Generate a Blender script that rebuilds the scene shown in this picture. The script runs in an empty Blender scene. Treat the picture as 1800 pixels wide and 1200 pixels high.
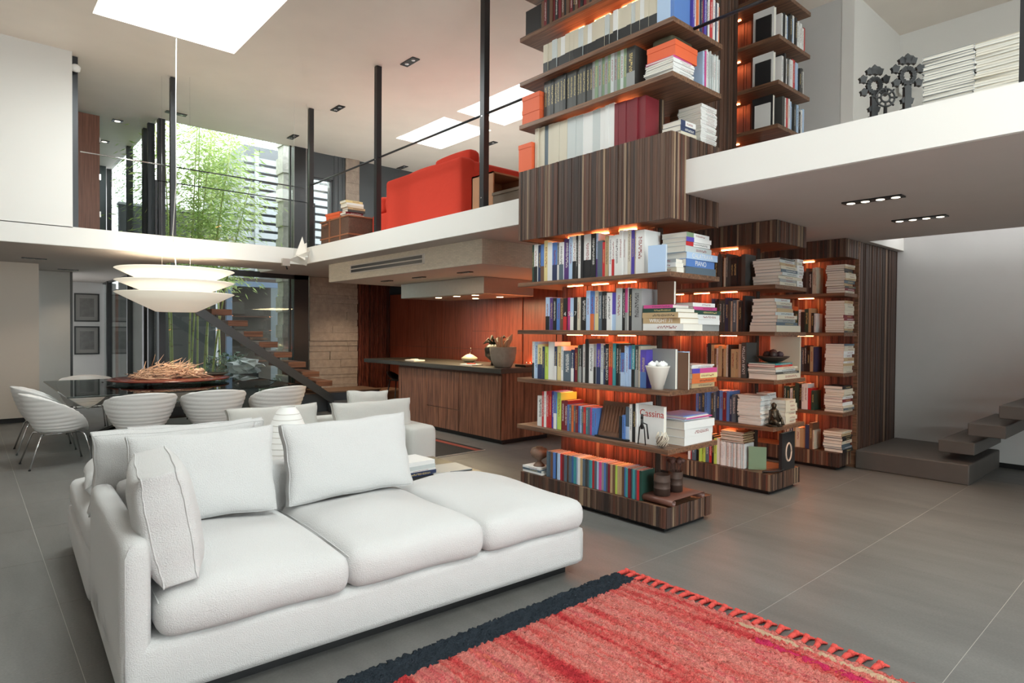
import bpy, bmesh, math, random
from mathutils import Matrix, Vector
R_ = random.Random(7)
S = bpy.context.scene
COL = S.collection
# ------------------------------------------------------------------ camera
F_PX = 1092.0
def _ray(x, y): return Vector((x-900.0, 600.0-y, -F_PX)).normalized()
_b = _ray(2138, 592); _a = _ray(-64, 575)
_a = (_a - _b*_a.dot(_b)).normalized(); _c = _b.cross(_a)
cam = bpy.data.cameras.new('camera'); cam.sensor_fit = 'HORIZONTAL'; cam.sensor_width = 36.0
cam.lens = F_PX/1800*36; cam.clip_start = .05; cam.clip_end = 200
CAM = bpy.data.objects.new('camera', cam); COL.objects.link(CAM)
CAM.matrix_world = Matrix.Translation((0,0,1.5)) @ Matrix((_b, _a, _c)).to_4x4()
S.camera = CAM
# ------------------------------------------------------------------ world, daylight, exposure
W = bpy.data.worlds.new('sky'); S.world = W; W.use_nodes = True
W.node_tree.nodes['Background'].inputs[0].default_value = (.94,.965,1,1)
W.node_tree.nodes['Background'].inputs[1].default_value = 4.0
def area(name, loc, target, sx, sy, power, col):
    l = bpy.data.lights.new(name, 'AREA'); l.shape = 'RECTANGLE'; l.size = sx; l.size_y = sy; l.energy = power; l.color = col
    o = bpy.data.objects.new(name, l); COL.objects.link(o); o.location = loc
    o.rotation_euler = (Vector(target)-Vector(loc)).to_track_quat('-Z','Y').to_euler()
    return o
DAY = (1.0,.985,.965)
area('daylight_rear_window', (2.3,-4.3,2.6), (2.3,4,2.3), 3.9, 4.3, 140, DAY)      # outside the garden window behind the camera
ROOFLIGHTS_AND_FILL = [(1.08,2.57,6.0,8.25,105),(1.08,2.57,1.95,4.2,16),(1.08,2.57,-2.1,.15,130),(5.86,6.85,8.35,9.85,50),(5.86,6.85,6.5,8.0,50)]
for _x0,_x1,_y0,_y1,_e in ROOFLIGHTS_AND_FILL:                                            # daylight through rooflights; the sofa and camera-side ones are added, out of view
    area('rooflight_or_fill', ((_x0+_x1)/2,(_y0+_y1)/2,5.05), ((_x0+_x1)/2,(_y0+_y1)/2,0), _x1-_x0-.004, _y1-_y0-.004, _e, DAY)
S.view_settings.view_transform = 'Standard'; S.view_settings.look = 'None'
S.view_settings.gamma = 1; S.view_settings.exposure = 0.25; S.view_settings.use_curve_mapping = False
# ------------------------------------------------------------------ materials
MATS = {}
def _nt(name):
    m = bpy.data.materials.new(name); m.use_nodes = True; MATS[name] = m
    nt = m.node_tree; return m, nt, nt.nodes['Principled BSDF']
def _n(nt, t, **k):
    n = nt.nodes.new(t)
    for a, v in k.items():
        if a == 'i':
            for kk, vv in v.items(): n.inputs[kk].default_value = vv
        else: setattr(n, a, v)
    return n
def plain(name, col, rough=.5, metal=0, emit=None, es=0, spec=None, bump=0, bscale=200, var=0, vscale=3):
    if name in MATS: return MATS[name]
    m, nt, p = _nt(name); c = (*col, 1)
    p.inputs['Base Color'].default_value = c; p.inputs['Roughness'].default_value = rough; p.inputs['Metallic'].default_value = metal
    if spec is not None: p.inputs['Specular IOR Level'].default_value = spec
    if emit: p.inputs['Emission Color'].default_value = (*emit,1); p.inputs['Emission Strength'].default_value = es
    if bump or var:
        tc = _n(nt,'ShaderNodeTexCoord')
        if bump:
            nz = _n(nt,'ShaderNodeTexNoise', i={'Scale':bscale,'Detail':2.0}); b = _n(nt,'ShaderNodeBump', i={'Strength':bump,'Distance':.01})
            nt.links.new(tc.outputs['Object'], nz.inputs['Vector']); nt.links.new(nz.outputs[0], b.inputs['Height']); nt.links.new(b.outputs[0], p.inputs['Normal'])
        if var:
            n2 = _n(nt,'ShaderNodeTexNoise', i={'Scale':vscale,'Detail':5.0}); mx = _n(nt,'ShaderNodeMix', data_type='RGBA')
            mx.inputs[6].default_value = tuple(max(0,v*(1-var)) for v in col)+(1,); mx.inputs[7].default_value = tuple(min(1,v*(1+var)) for v in col)+(1,)
            nt.links.new(tc.outputs['Object'], n2.inputs['Vector']); nt.links.new(n2.outputs[0], mx.inputs[0]); nt.links.new(mx.outputs[2], p.inputs['Base Color'])
    return m
def wood(name, dark, light, axis, scale=14, rough=.45, stretch=18, ring=.5):
    m, nt, p = _nt(name); tc = _n(nt,'ShaderNodeTexCoord'); mp = _n(nt,'ShaderNodeMapping')
    s = [stretch]*3; s['XYZ'.index(axis)] = .6
    mp.inputs['Scale'].default_value = s
    n1 = _n(nt,'ShaderNodeTexNoise', i={'Scale':scale*.25,'Detail':6.0,'Roughness':.65}); cr = _n(nt,'ShaderNodeValToRGB')
    e = cr.color_ramp.elements; e[0].position = .36; e[0].color = (*dark,1); e[1].position = .66; e[1].color = (*light,1)
    x = cr.color_ramp.elements.new(.5); x.color = tuple(d*(1-ring)+l*ring for d,l in zip(dark,light))+(1,)
    nt.links.new(tc.outputs['Object'], mp.inputs[0]); nt.links.new(mp.outputs[0], n1.inputs['Vector']); nt.links.new(n1.outputs[0], cr.inputs[0])
    nt.links.new(cr.outputs[0], p.inputs['Base Color']); p.inputs['Roughness'].default_value = rough
    b = _n(nt,'ShaderNodeBump', i={'Strength':.15,'Distance':.004}); nt.links.new(n1.outputs[0], b.inputs['Height']); nt.links.new(b.outputs[0], p.inputs['Normal'])
    return m
def attr_wood(name, rough=.5):
    m, nt, p = _nt(name); at = _n(nt,'ShaderNodeAttribute', attribute_name='tint'); tc = _n(nt,'ShaderNodeTexCoord'); mp = _n(nt,'ShaderNodeMapping')
    mp.inputs['Scale'].default_value = (90,90,1.5); nz = _n(nt,'ShaderNodeTexNoise', i={'Scale':2.0,'Detail':5.0})
    mr = _n(nt,'ShaderNodeMapRange', i={1:.3,2:.7,3:.62,4:1.3}); mx = _n(nt,'ShaderNodeMix', data_type='RGBA', blend_type='MULTIPLY', i={0:1.0})
    nt.links.new(tc.outputs['Object'], mp.inputs[0]); nt.links.new(mp.outputs[0], nz.inputs['Vector']); nt.links.new(nz.outputs[0], mr.inputs[0])
    nt.links.new(at.outputs['Color'], mx.inputs[6]); nt.links.new(mr.outputs[0], mx.inputs[7]); nt.links.new(mx.outputs[2], p.inputs['Base Color'])
    p.inputs['Roughness'].default_value = rough
    return m
def glassy(name, tint=(1,1,1), refl=.08, rough=.0):
    m, nt, p = _nt(name); nt.nodes.remove(p); out = nt.nodes['Material Output']
    t = _n(nt,'ShaderNodeBsdfTransparent'); t.inputs[0].default_value = (*tint,1); g = _n(nt,'ShaderNodeBsdfGlossy', i={'Roughness':rough})
    lw = _n(nt,'ShaderNodeLayerWeight', i={'Blend':.5}); pw = _n(nt,'ShaderNodeMath', operation='POWER', i={1:5.0}); mx = _n(nt,'ShaderNodeMixShader'); ml = _n(nt,'ShaderNodeMapRange', i={3:refl*.5,4:.75})
    nt.links.new(lw.outputs['Facing'], pw.inputs[0]); nt.links.new(pw.outputs[0], ml.inputs[0]); nt.links.new(ml.outputs[0], mx.inputs[0]); nt.links.new(t.outputs[0], mx.inputs[1]); nt.links.new(g.outputs[0], mx.inputs[2]); nt.links.new(mx.outputs[0], out.inputs[0])
    return m
def fabric(name, col, bump=.8, sc=190, var=.10):
    m, nt, p = _nt(name); tc = _n(nt,'ShaderNodeTexCoord'); n1 = _n(nt,'ShaderNodeTexNoise', i={'Scale':sc,'Detail':3.0,'Roughness':.7})
    n2 = _n(nt,'ShaderNodeTexNoise', i={'Scale':5.0,'Detail':3.0}); b = _n(nt,'ShaderNodeBump', i={'Strength':bump,'Distance':.009}); b2 = _n(nt,'ShaderNodeBump', i={'Strength':.35,'Distance':.03})
    mx = _n(nt,'ShaderNodeMix', data_type='RGBA'); mx.inputs[6].default_value = tuple(v*(1-var) for v in col)+(1,); mx.inputs[7].default_value = (*col,1)
    for n in (n1,n2): nt.links.new(tc.outputs['Object'], n.inputs['Vector'])
    nt.links.new(n2.outputs[0], b2.inputs['Height']); nt.links.new(n1.outputs[0], b.inputs['Height']); nt.links.new(b2.outputs[0], b.inputs['Normal']); nt.links.new(b.outputs[0], p.inputs['Normal'])
    nt.links.new(n1.outputs[0], mx.inputs[0]); nt.links.new(mx.outputs[2], p.inputs['Base Color'])
    p.inputs['Roughness'].default_value = .95; p.inputs['Specular IOR Level'].default_value = .15
    return m
white = plain('white_plaster', (.82,.80,.77), .8, bump=.03, bscale=60)
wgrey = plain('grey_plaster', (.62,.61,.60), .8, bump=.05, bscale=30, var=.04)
wbeige = plain('beige_panel', (.66,.60,.54), .6)
ceilm = plain('ceiling_fabric', (.84,.765,.69), .55, bump=.12, bscale=140, var=.06, vscale=2)
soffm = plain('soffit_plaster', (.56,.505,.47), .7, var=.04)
darkm = plain('black_steel', (.045,.046,.05), .35, .6)
dgrey = plain('charcoal_panel', (.075,.085,.095), .45)
chrome = plain('chrome', (.75,.75,.76), .12, 1)
steel = plain('brushed_steel', (.50,.46,.42), .38, .85, var=.08, vscale=20)
blackp = plain('black_plastic', (.012,.012,.013), .35)
whitep = plain('white_plastic', (.86,.85,.84), .3)
pagem = plain('page_edges', (.80,.76,.68), .8)
shelfw = wood('shelf_wood', (.075,.037,.022), (.27,.135,.075), 'Y', 13)
slatm = attr_wood('slat_wood')
redw = wood('red_cabinet_wood', (.13,.026,.014), (.33,.078,.042), 'Z', 13, .35, 24)
islw = wood('rosewood', (.075,.030,.018), (.33,.145,.085), 'Z', 9, .4, 13)
treadw = wood('tread_wood', (.10,.035,.018), (.26,.105,.055), 'X', 13)
doorw = wood('door_wood', (.16,.055,.03), (.30,.12,.07), 'Z', 12)
linen = fabric('white_linen', (.77,.765,.762))
linen2 = fabric('grey_linen', (.66,.65,.615), .7)
redf = fabric('red_fabric', (.68,.065,.04), .3, 300)
orangef = plain('orange_board', (.80,.14,.05), .55)
glass = glassy('window_glass', (.93,.97,.96))
tglass = glassy('smoked_glass', (.36,.42,.42), .10)
ledm = plain('warm_led', (1,.5,.25), .5, emit=(1,.27,.09), es=46)
# ------------------------------------------------------------------ mesh helpers
class MB:
    def __init__(s): s.v=[]; s.f=[]; s.c=[]; s.M=Matrix.Identity(4); s.smooth=set()
    def add(s, vs, fs, col=None, smooth=False):
        n=len(s.v); s.v += [tuple(s.M @ Vector(v)) for v in vs]
        for f in fs:
            if smooth: s.smooth.add(len(s.f))
            s.f.append(tuple(i+n for i in f)); s.c.append(col)
        return s
    def box(s, x0,x1,y0,y1,z0,z1, col=None):
        return s.add([(x0,y0,z0),(x1,y0,z0),(x1,y1,z0),(x0,y1,z0),(x0,y0,z1),(x1,y0,z1),(x1,y1,z1),(x0,y1,z1)],
              [(3,2,1,0),(4,5,6,7),(0,1,5,4),(1,2,6,5),(2,3,7,6),(3,0,4,7)], col)
    def prism(s, pts, z0, z1, col=None):       # polygon in XY extruded in Z
        n=len(pts); return s.add([(x,y,z0) for x,y in pts]+[(x,y,z1) for x,y in pts], [tuple(range(n-1,-1,-1)),tuple(range(n,2*n))]+[(i,(i+1)%n,n+(i+1)%n,n+i) for i in range(n)], col)
    def lathe(s, prof, n=24, col=None, cap=True, sm=True):
        vs=[]; fs=[]; m=len(prof)
        for r,z in prof:
            for k in range(n): a=2*math.pi*k/n; vs.append((r*math.cos(a),r*math.sin(a),z))
        for i in range(m-1):
            for k in range(n): fs.append((i*n+k,i*n+(k+1)%n,(i+1)*n+(k+1)%n,(i+1)*n+k))
        s.add(vs,fs,col,sm)
        if cap:
            b=len(s.v)-len(vs)
            for i,rev in ((0,True),(m-1,False)):
                if prof[i][0]>1e-5:
                    idx=[b+i*n+k for k in range(n)]; s.f.append(tuple(reversed(idx)) if rev else tuple(idx)); s.c.append(col)
        return s
    def tube(s, path, r, n=8, col=None, sm=True):
        P=[Vector(p) for p in path]; vs=[]; fs=[]; up=None
        rr = r if isinstance(r,(list,tuple)) else [r]*len(P)
        for i,p in enumerate(P):
            t=(P[min(i+1,len(P)-1)]-P[max(i-1,0)]).normalized()
            if up is None: up = Vector((0,0,1)) if abs(t.z)<.9 else Vector((1,0,0))
            u=t.cross(up).normalized(); w=u.cross(t).normalized(); up=w
            for k in range(n):
                a=2*math.pi*k/n; vs.append(tuple(p+(u*math.cos(a)+w*math.sin(a))*rr[i]))
        for i in range(len(P)-1):
            for k in range(n): fs.append((i*n+k,i*n+(k+1)%n,(i+1)*n+(k+1)%n,(i+1)*n+k))
        s.add(vs,fs,col,sm); b=len(s.v)-len(vs); e=b+(len(P)-1)*n
        s.f.append(tuple(b+k for k in reversed(range(n)))); s.c.append(col); s.f.append(tuple(e+k for k in range(n))); s.c.append(col)
        return s
    def grid(s, fn, nu, nv, col=None, closeu=False):
        vs=[fn(i/(nu if closeu else nu-1), j/(nv-1)) for j in range(nv) for i in range(nu)]; fs=[]
        for j in range(nv-1):
            for i in range(nu if closeu else nu-1): fs.append((j*nu+i,j*nu+(i+1)%nu,(j+1)*nu+(i+1)%nu,(j+1)*nu+i))
        return s.add(vs,fs,col,True)
    def mesh(s, name, mat):
        me=bpy.data.meshes.new(name); me.from_pydata(s.v,[],s.f); me.materials.append(mat)
        if s.smooth:
            for i in s.smooth: me.polygons[i].use_smooth=True
        if any(c is not None for c in s.c):
            at=me.color_attributes.new('tint','FLOAT_COLOR','CORNER'); li=0
            for p,c in zip(me.polygons,s.c):
                c = c or (.3,.3,.3)
                for l in p.loop_indices: at.data[l].color=(*c,1)
        me.update(); return me
    def build(s, name, mat, parent=None, **k): return link(name, s.mesh(name,mat), parent, **k)
def setk(o, label=None, cat=None, group=None, kind=None):
    if label: o['label']=label
    if cat: o['category']=cat
    if group: o['group']=group
    if kind: o['kind']=kind
    return o
def link(name, data, parent=None, label=None, cat=None, group=None, kind=None):
    o=bpy.data.objects.new(name, data); COL.objects.link(o)
    if parent is not None:
        o.parent=parent
        if parent.get('_w'): o.matrix_parent_inverse = Matrix.Translation(-Vector(parent.location))
    return setk(o,label,cat,group,kind)
def thing(name, label, cat, loc=(0,0,0), rz=0, group=None, world=False):
    o=bpy.data.objects.new(name,None); COL.objects.link(o); o.location=loc; o.rotation_euler=(0,0,rz); o.empty_display_size=.1
    if world: o['_w']=1
    return setk(o,label,cat,group)
def struct(name, mb, mat, label=None): return mb.build(name, mat, None, label=label, kind='structure')
def bx(*a): return MB().box(*a)
def dup(root, loc, rz=0, label=None, group=None):
    r=root.copy(); COL.objects.link(r); r.location=loc; r.rotation_euler=(0,0,rz)
    if label: r['label']=label
    if group: r['group']=group
    for ch in list(root.children):
        c=ch.copy(); COL.objects.link(c); c.parent=r
        for g in list(ch.children):
            d=g.copy(); COL.objects.link(d); d.parent=c
    return r
def bevel(o, w, seg=2):
    m=o.modifiers.new('bevel','BEVEL'); m.width=w; m.segments=seg; m.limit_method='ANGLE'; return o
def rbox(w,d,h,r,n=(10,8,5),bulge=0,under=0,nz=0,seed=0,sag=None):
    """rounded, slightly puffed block centred on the origin in XY, from z=0 to z=h"""
    rr=random.Random(seed); mb=MB(); bm=bmesh.new(); bmesh.ops.create_cube(bm,size=2)
    bmesh.ops.subdivide_edges(bm, edges=[e for e in bm.edges if abs(e.verts[0].co.x-e.verts[1].co.x)>1], cuts=n[0], use_grid_fill=True)
    bmesh.ops.subdivide_edges(bm, edges=[e for e in bm.edges if abs(e.verts[0].co.y-e.verts[1].co.y)>1], cuts=n[1], use_grid_fill=True)
    bmesh.ops.subdivide_edges(bm, edges=[e for e in bm.edges if abs(e.verts[0].co.z-e.verts[1].co.z)>1], cuts=n[2], use_grid_fill=True)
    hw,hd,hh=w/2,d/2,h/2
    def sp(t): return math.copysign(1-(1-abs(t))**1.5, t)
    ph=[rr.uniform(0,6.28) for _ in range(6)]
    for v in bm.verts:
        u,q,t=sp(v.co.x),sp(v.co.y),sp(v.co.z); p=Vector((u*hw,q*hd,t*hh))
        c=Vector((max(-hw+r,min(hw-r,p.x)),max(-hd+r,min(hd-r,p.y)),max(-hh+min(r,hh*.99),min(hh-min(r,hh*.99),p.z))))
        dd=p-c
        if dd.length>1e-6: p=c+dd.normalized()*min(r,max(abs(dd.x),abs(dd.y),abs(dd.z)))
        k=(1-u*u)*(1-q*q)
        if t>0: p.z+=bulge*k*t
        else: p.z+=under*k*t
        if nz: p.z+=nz*math.sin(p.x*9+ph[0])*math.sin(p.y*8+ph[1])*max(0,t); p.y+=nz*.9*math.sin(p.x*13+ph[2])*(1 if abs(q)>.9 else 0)
        v.co=(p.x,p.y,p.z+hh)
    mb.add([tuple(v.co) for v in bm.verts],[tuple(v.index for v in f.verts) for f in bm.faces],None,True); bm.free(); return mb
def pillow(w,h,t,seed=0,n=22,pinch=.05,wr=.008,edge=.36):
    """standing cushion: width along X, height along Z, thickness along Y, bottom at z=0"""
    rr=random.Random(seed); ph=[rr.uniform(0,6.28) for _ in range(8)]; mb=MB()
    def fn(side):
        def g(u,v):
            a=u*2-1; b=v*2-1; a=math.copysign(1-(1-abs(a))**1.6,a); b=math.copysign(1-(1-abs(b))**1.6,b)
            x=w/2*a*(1-pinch*(1-b*b)); z=h/2*b*(1-pinch*1.2*(1-a*a))
            e=max(0,(1-abs(a)**5))*max(0,(1-abs(b)**5)); y=t/2*(edge+(1-edge)*e**.5)*(1-.10*a*a-.10*b*b)
            y+=wr*math.sin(7*a+ph[0]+2*b)*math.sin(5*b+ph[1]); y+=wr*.5*abs(a)**6*math.sin(22*b+ph[2])
            x+=wr*.8*math.sin(9*b+ph[3])*abs(a)**3; z+=wr*.9*math.sin(8*a+ph[4])*abs(b)**3
            return (x, side*y, z+h/2)
        return g
    mb.grid(fn(-1),n,n); k=len(mb.v); mb.grid(lambda u,v: fn(1)(1-u,v),n,n)
    # stitched border between the two faces
    def ring(o,flip):
        idx=[i for i in range(n)]+[j*n+n-1 for j in range(1,n)]+[(n-1)*n+i for i in range(n-2,-1,-1)]+[j*n for j in range(n-2,0,-1)]
        return [o+(j//n)*n+(n-1-j%n) if flip else o+j for j in idx]
    A=ring(0,False); B=ring(k,True)
    for i in range(len(A)): mb.smooth.add(len(mb.f)); mb.f.append((A[i],B[i],B[(i+1)%len(A)],A[(i+1)%len(A)])); mb.c.append(None)
    rim=[[mb.v[i] for i in A],[mb.v[i] for i in B]]
    return mb, rim
def slats(mb, p0, p1, z0, z1, out, rnd, wmin=.017, wmax=.030, dep=.012, pal=None, light=.08):
    """vertical strips of uneven depth covering the run from p0 to p1 (XY), standing out along `out`"""
    p0=Vector(p0); p1=Vector(p1); L=(p1-p0).length; t=(p1-p0)/L; o=Vector(out); s=0
    pal=pal or PAL
    while s<L-1e-4:
        w=min(rnd.uniform(wmin,wmax),L-s)
        if L-s-w<wmin*.6: w=L-s
        d=dep*rnd.uniform(.25,1); c=rnd.choice(pal); k=rnd.uniform(.75,1.25)
        if rnd.random()<light: c=(.27,.185,.12)
        c=tuple(v*k for v in c); g=.0009
        a=p0+t*(s+g); b=p0+t*(s+w-g); q=[a-o*.004,b-o*.004,b+o*d,a+o*d]
        mb.prism([(v.x,v.y) for v in q], z0, z1, c) if (t.cross(o) if False else (q[1]-q[0]).x*(q[2]-q[1]).y-(q[1]-q[0]).y*(q[2]-q[1]).x)>0 else mb.prism([(v.x,v.y) for v in reversed(q)], z0, z1, c)
        s+=w
PAL=[(.105,.056,.038),(.080,.043,.031),(.060,.034,.027),(.12,.060,.039),(.095,.053,.039),(.14,.082,.056),(.045,.028,.024),(.115,.046,.030),(.085,.05,.036)]
def plate(x0,x1,y0,y1,z0,z1,holes):
    """slab with rectangular openings, as one mesh of cells"""
    xs=sorted({x0,x1,*[min(max(h[i],x0),x1) for h in holes for i in (0,1)]}); ys=sorted({y0,y1,*[min(max(h[i],y0),y1) for h in holes for i in (2,3)]}); mb=MB()
    for i in range(len(xs)-1):
        for j in range(len(ys)-1):
            cx=(xs[i]+xs[i+1])/2; cy=(ys[j]+ys[j+1])/2
            if any(h[0]<cx<h[1] and h[2]<cy<h[3] for h in holes): continue
            mb.box(xs[i],xs[i+1],ys[j],ys[j+1],z0,z1)
    return mb
NTH=['first','second','third','fourth','fifth','sixth','seventh','eighth','ninth','tenth','eleventh','twelfth','thirteenth','fourteenth','fifteenth','sixteenth','seventeenth','eighteenth','nineteenth','twentieth']+['twenty-'+x for x in ['first','second','third','fourth','fifth','sixth','seventh','eighth','ninth']]+['thirtieth']+['thirty-'+x for x in ['first','second','third','fourth','fifth','sixth','seventh','eighth','ninth']]+['fortieth']+['forty-'+x for x in ['first','second','third','fourth','fifth','sixth','seventh','eighth','ninth']]
# ================================================================== the setting
ZC, SB, ST, FX, FY = 4.97, 2.545, 2.795, 4.06, 9.56
tilem = None
def floor_mat():
    m, nt, p = _nt('grey_stone'); tc=_n(nt,'ShaderNodeTexCoord'); mp=_n(nt,'ShaderNodeMapping'); mp.inputs['Scale'].default_value=(2.2,.5,1)
    oi=_n(nt,'ShaderNodeObjectInfo'); ad=_n(nt,'ShaderNodeVectorMath',operation='ADD')
    n=_n(nt,'ShaderNodeTexNoise',i={'Scale':1.6,'Detail':8.0,'Roughness':.62}); cr=_n(nt,'ShaderNodeValToRGB'); e=cr.color_ramp.elements
    e[0].position=.3; e[0].color=(.150,.146,.139,1); e[1].position=.72; e[1].color=(.225,.219,.208,1)
    n2=_n(nt,'ShaderNodeTexNoise',i={'Scale':90.0,'Detail':3.0}); mx=_n(nt,'ShaderNodeMix',data_type='RGBA',blend_type='MULTIPLY',i={0:.35})
    nt.links.new(tc.outputs['Object'],ad.inputs[0]); nt.links.new(oi.outputs['Location'],ad.inputs[1]); nt.links.new(ad.outputs[0],mp.inputs[0]); nt.links.new(mp.outputs[0],n.inputs['Vector']); nt.links.new(tc.outputs['Object'],n2.inputs['Vector'])
    nt.links.new(n.outputs[0],cr.inputs[0]); nt.links.new(cr.outputs[0],mx.inputs[6]); nt.links.new(n2.outputs[0],mx.inputs[7]); nt.links.new(mx.outputs[2],p.inputs['Base Color'])
    p.inputs['Roughness'].default_value=.42; p.inputs['Specular IOR Level'].default_value=.4
    return m
tilem=floor_mat(); grout=plain('pale_grout',(.42,.40,.37),.8)
FL=struct('floor', bx(-3.6,9.4,-3.6,18,-.2,-.0008), grout)
_xj=[-3.6,-1.33,.38,2.83,4.54,6.25,7.96,9.4]; _yj=[-.935+.845*k for k in range(-3,20)]
for i in range(len(_xj)-1):
    for j in range(len(_yj)-1):
        x0,x1,y0,y1=_xj[i]+.0015,_xj[i+1]-.0015,_yj[j]+.0015,_yj[j+1]-.0015
        if y0>14 or y1<-1: continue
        link('floor_tile', bx(x0,x1,y0,y1,-.003,0).mesh('floor_tile',tilem), FL)
SKY=[r[:4] for r in ROOFLIGHTS_AND_FILL]
struct('ceiling', plate(-3.6,9.4,-3.6,18,ZC,ZC+.22, SKY+[(2.45,5.02,11.66,18),(5.02,9.4,11.95,18)]), ceilm)
for k,(x0,x1,y0,y1) in enumerate(SKY):
    m=MB()
    for a in ((x0-.04,x0,y0-.04,y1+.04),(x1,x1+.04,y0-.04,y1+.04),(x0,x1,y0-.04,y0),(x0,x1,y1,y1+.04)): m.box(*a,ZC+.22,ZC+.42)
    w=struct(f'window_{k+1}', m, white, 'rooflight shaft opening in the ceiling')  # the sofa and camera-side openings are unseen ones added for light
    bx(x0,x1,y0,y1,ZC+.02,ZC+.03).build('pane',glass,w)
# upper floor: gallery on the kitchen side and bridge on the dining side
struct('floor_upper', plate(FX,9.4,-3.6,11.7,SB,ST,[(7.64,9.4,-3.6,2.6)]), white)
struct('floor_bridge', bx(-3.6,FX,FY,10.75,SB-.015,ST-.02), white)
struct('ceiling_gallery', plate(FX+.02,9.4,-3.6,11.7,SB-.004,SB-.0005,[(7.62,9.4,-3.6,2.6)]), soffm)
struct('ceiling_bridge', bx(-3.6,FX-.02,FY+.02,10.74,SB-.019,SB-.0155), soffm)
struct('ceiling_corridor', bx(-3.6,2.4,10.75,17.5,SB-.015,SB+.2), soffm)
struct('wall_upper_left', bx(-3.6,1.035,FY,FY+.14,ST-.03,ZC), white)
# walls behind the camera with the garden windows
def windowed(name, axis, pos, a0,a1,z0,z1, o0,o1,oz0,oz1, th=.2):
    m=MB(); q=lambda u0,u1,w0,w1: m.box(pos,pos+th,u0,u1,w0,w1) if axis=='X' else m.box(u0,u1,pos,pos+th,w0,w1)
    q(a0,o0,z0,z1); q(o1,a1,z0,z1); q(o0,o1,z0,oz0); q(o0,o1,oz1,z1); return struct(name,m,white)
struct('wall_garden', bx(-3.8,-3.6,-3.6,18,0,ZC+.2), white)
windowed('wall_rear','Y',-3.8,-3.6,9.4,0,ZC+.2,.3,4.3,.15,4.75)
def gridwin(name, axis, pos, o0,o1,z0,z1,n):
    m=MB(); q=lambda u0,u1,w0,w1,d=.06: m.box(pos,pos+d,u0,u1,w0,w1) if axis=='X' else m.box(u0,u1,pos,pos+d,w0,w1)
    for k in range(n+1): u=o0+(o1-o0-.06)*k/n; q(u,u+.06,z0,z1)
    q(o0,o1,z0,z0+.06); q(o0,o1,z1-.06,z1)
    w=struct(name,m,darkm,'dark framed garden window behind the viewer'); m=MB()
    (m.box(pos+.025,pos+.035,o0,o1,z0,z1) if axis=='X' else m.box(o0,o1,pos+.025,pos+.035,z0,z1)); m.build('pane',glass,w)
gridwin('window_6','Y',-3.7,.3,4.3,.15,4.75,3)
# right-hand side
struct('wall_right', bx(8.8,8.95,-3.6,2.9,.06,ST+.2), wgrey)
struct('gap_strip_right', bx(8.83,8.95,-3.6,2.9,0,.06), blackp)  # black strip set into the gap at the wall bottom
struct('wall_study', bx(8.17,8.30,-3.6,2.49,ST+.05,ZC), white)
struct('wall_study_side', bx(6.81,8.30,2.49,2.61,ST,ZC), white)
struct('wall_study_end', bx(6.815,6.95,2.50,7.0,ST,ZC), wgrey)  # grey puts the shade on this end of the white wall into colour
struct('wall_outer_right', bx(9.25,9.4,2.6,11.7,0,ZC), wgrey)
# rear wall line of the kitchen and gallery
m=MB(); W0,W1,WZ0,WZ1=5.05,5.53,3.0,4.49
m.box(5.02,W0,11.7,11.95,ST,ZC); m.box(W0,W1,11.7,11.95,ST,WZ0); m.box(W0,W1,11.7,11.95,WZ1,ZC); m.box(W1,9.4,11.7,11.95,ST,ZC); m.box(5.02,9.4,11.75,11.95,0,ST)
struct('wall_back', m, dgrey)
w=struct('window_8', MB().box(W0,W0+.03,11.72,11.8,WZ0,WZ1).box(W1-.03,W1,11.72,11.8,WZ0,WZ1).box(W0,W1,11.72,11.8,WZ1-.03,WZ1).box(W0,W1,11.72,11.8,WZ0,WZ0+.03), darkm)
bx(W0,W1,11.755,11.765,WZ0,WZ1).build('pane',glass,w)
for k in range(3): bx(W1+.02+k*.09,W1+.10+k*.09,11.685,11.70,ST,ZC).build('panel',dgrey,None,kind='structure').name='trim_%d'%(k+1)
# stone courses: one object per block
stonem=plain('travertine',(.40,.325,.27),.85,bump=.9,bscale=38,var=.35,vscale=11)
def stone_wall(name, x0,x1,yf,z0,z1,rnd,hmin=.065,hmax=.17):
    root=struct(name, bx(x0,x1,yf+.05,yf+.12,z0,z1), stonem); z=z0
    while z<z1-.01:
        h=min(rnd.uniform(hmin,hmax),z1-z); h = z1-z if z1-z-h<.06 else h
        x=x0
        while x<x1-.01:
            L=min(rnd.uniform(.35,1.1),x1-x); L = x1-x if x1-x-L<.14 else L
            d=rnd.uniform(0,.032)
            link('stone', bx(x+.002,x+L-.002,yf-d,yf+.06,z+.002,z+h-.002).mesh('stone',stonem), root); x+=L
        z+=h
stone_wall('wall_stone', 5.03,6.05,11.66,0,SB-.01,random.Random(3))
stone_wall('wall_stone_upper', 5.785,6.085,11.66,ST,ZC,random.Random(5),.12,.26)
# corridor on the left
struct('wall_left', bx(-3.6,.90,12.45,12.62,.08,SB-.02), wbeige)
struct('shadow_gap_left', bx(-3.6,.86,12.50,12.60,0,.08), blackp)  # black strip colours in the shadow gap under the beige wall
struct('wall_corridor', bx(-3.6,1.46,13.9,14.05,0,SB-.02), wgrey)
struct('trim_corridor', bx(1.46,1.50,13.9,14.0,0,SB-.02), blackp)
struct('wall_corridor_side', bx(.2,.88,12.62,13.9,0,SB-.02), wgrey)
struct('wall_corridor_end', bx(1.0,2.62,16.7,16.85,0,SB-.02), wgrey)
struct('wall_upper_corridor', bx(-3.6,2.3,15.8,15.95,ST,ZC), dgrey)
struct('floor_upper_corridor', bx(-3.6,2.4,10.75,17.5,SB+.2,ST-.02), dgrey)
d=struct('door_1', bx(1.16,1.66,12.0,12.05,ST,ZC-.04), doorw, 'reddish wood door standing full height upstairs')
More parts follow.
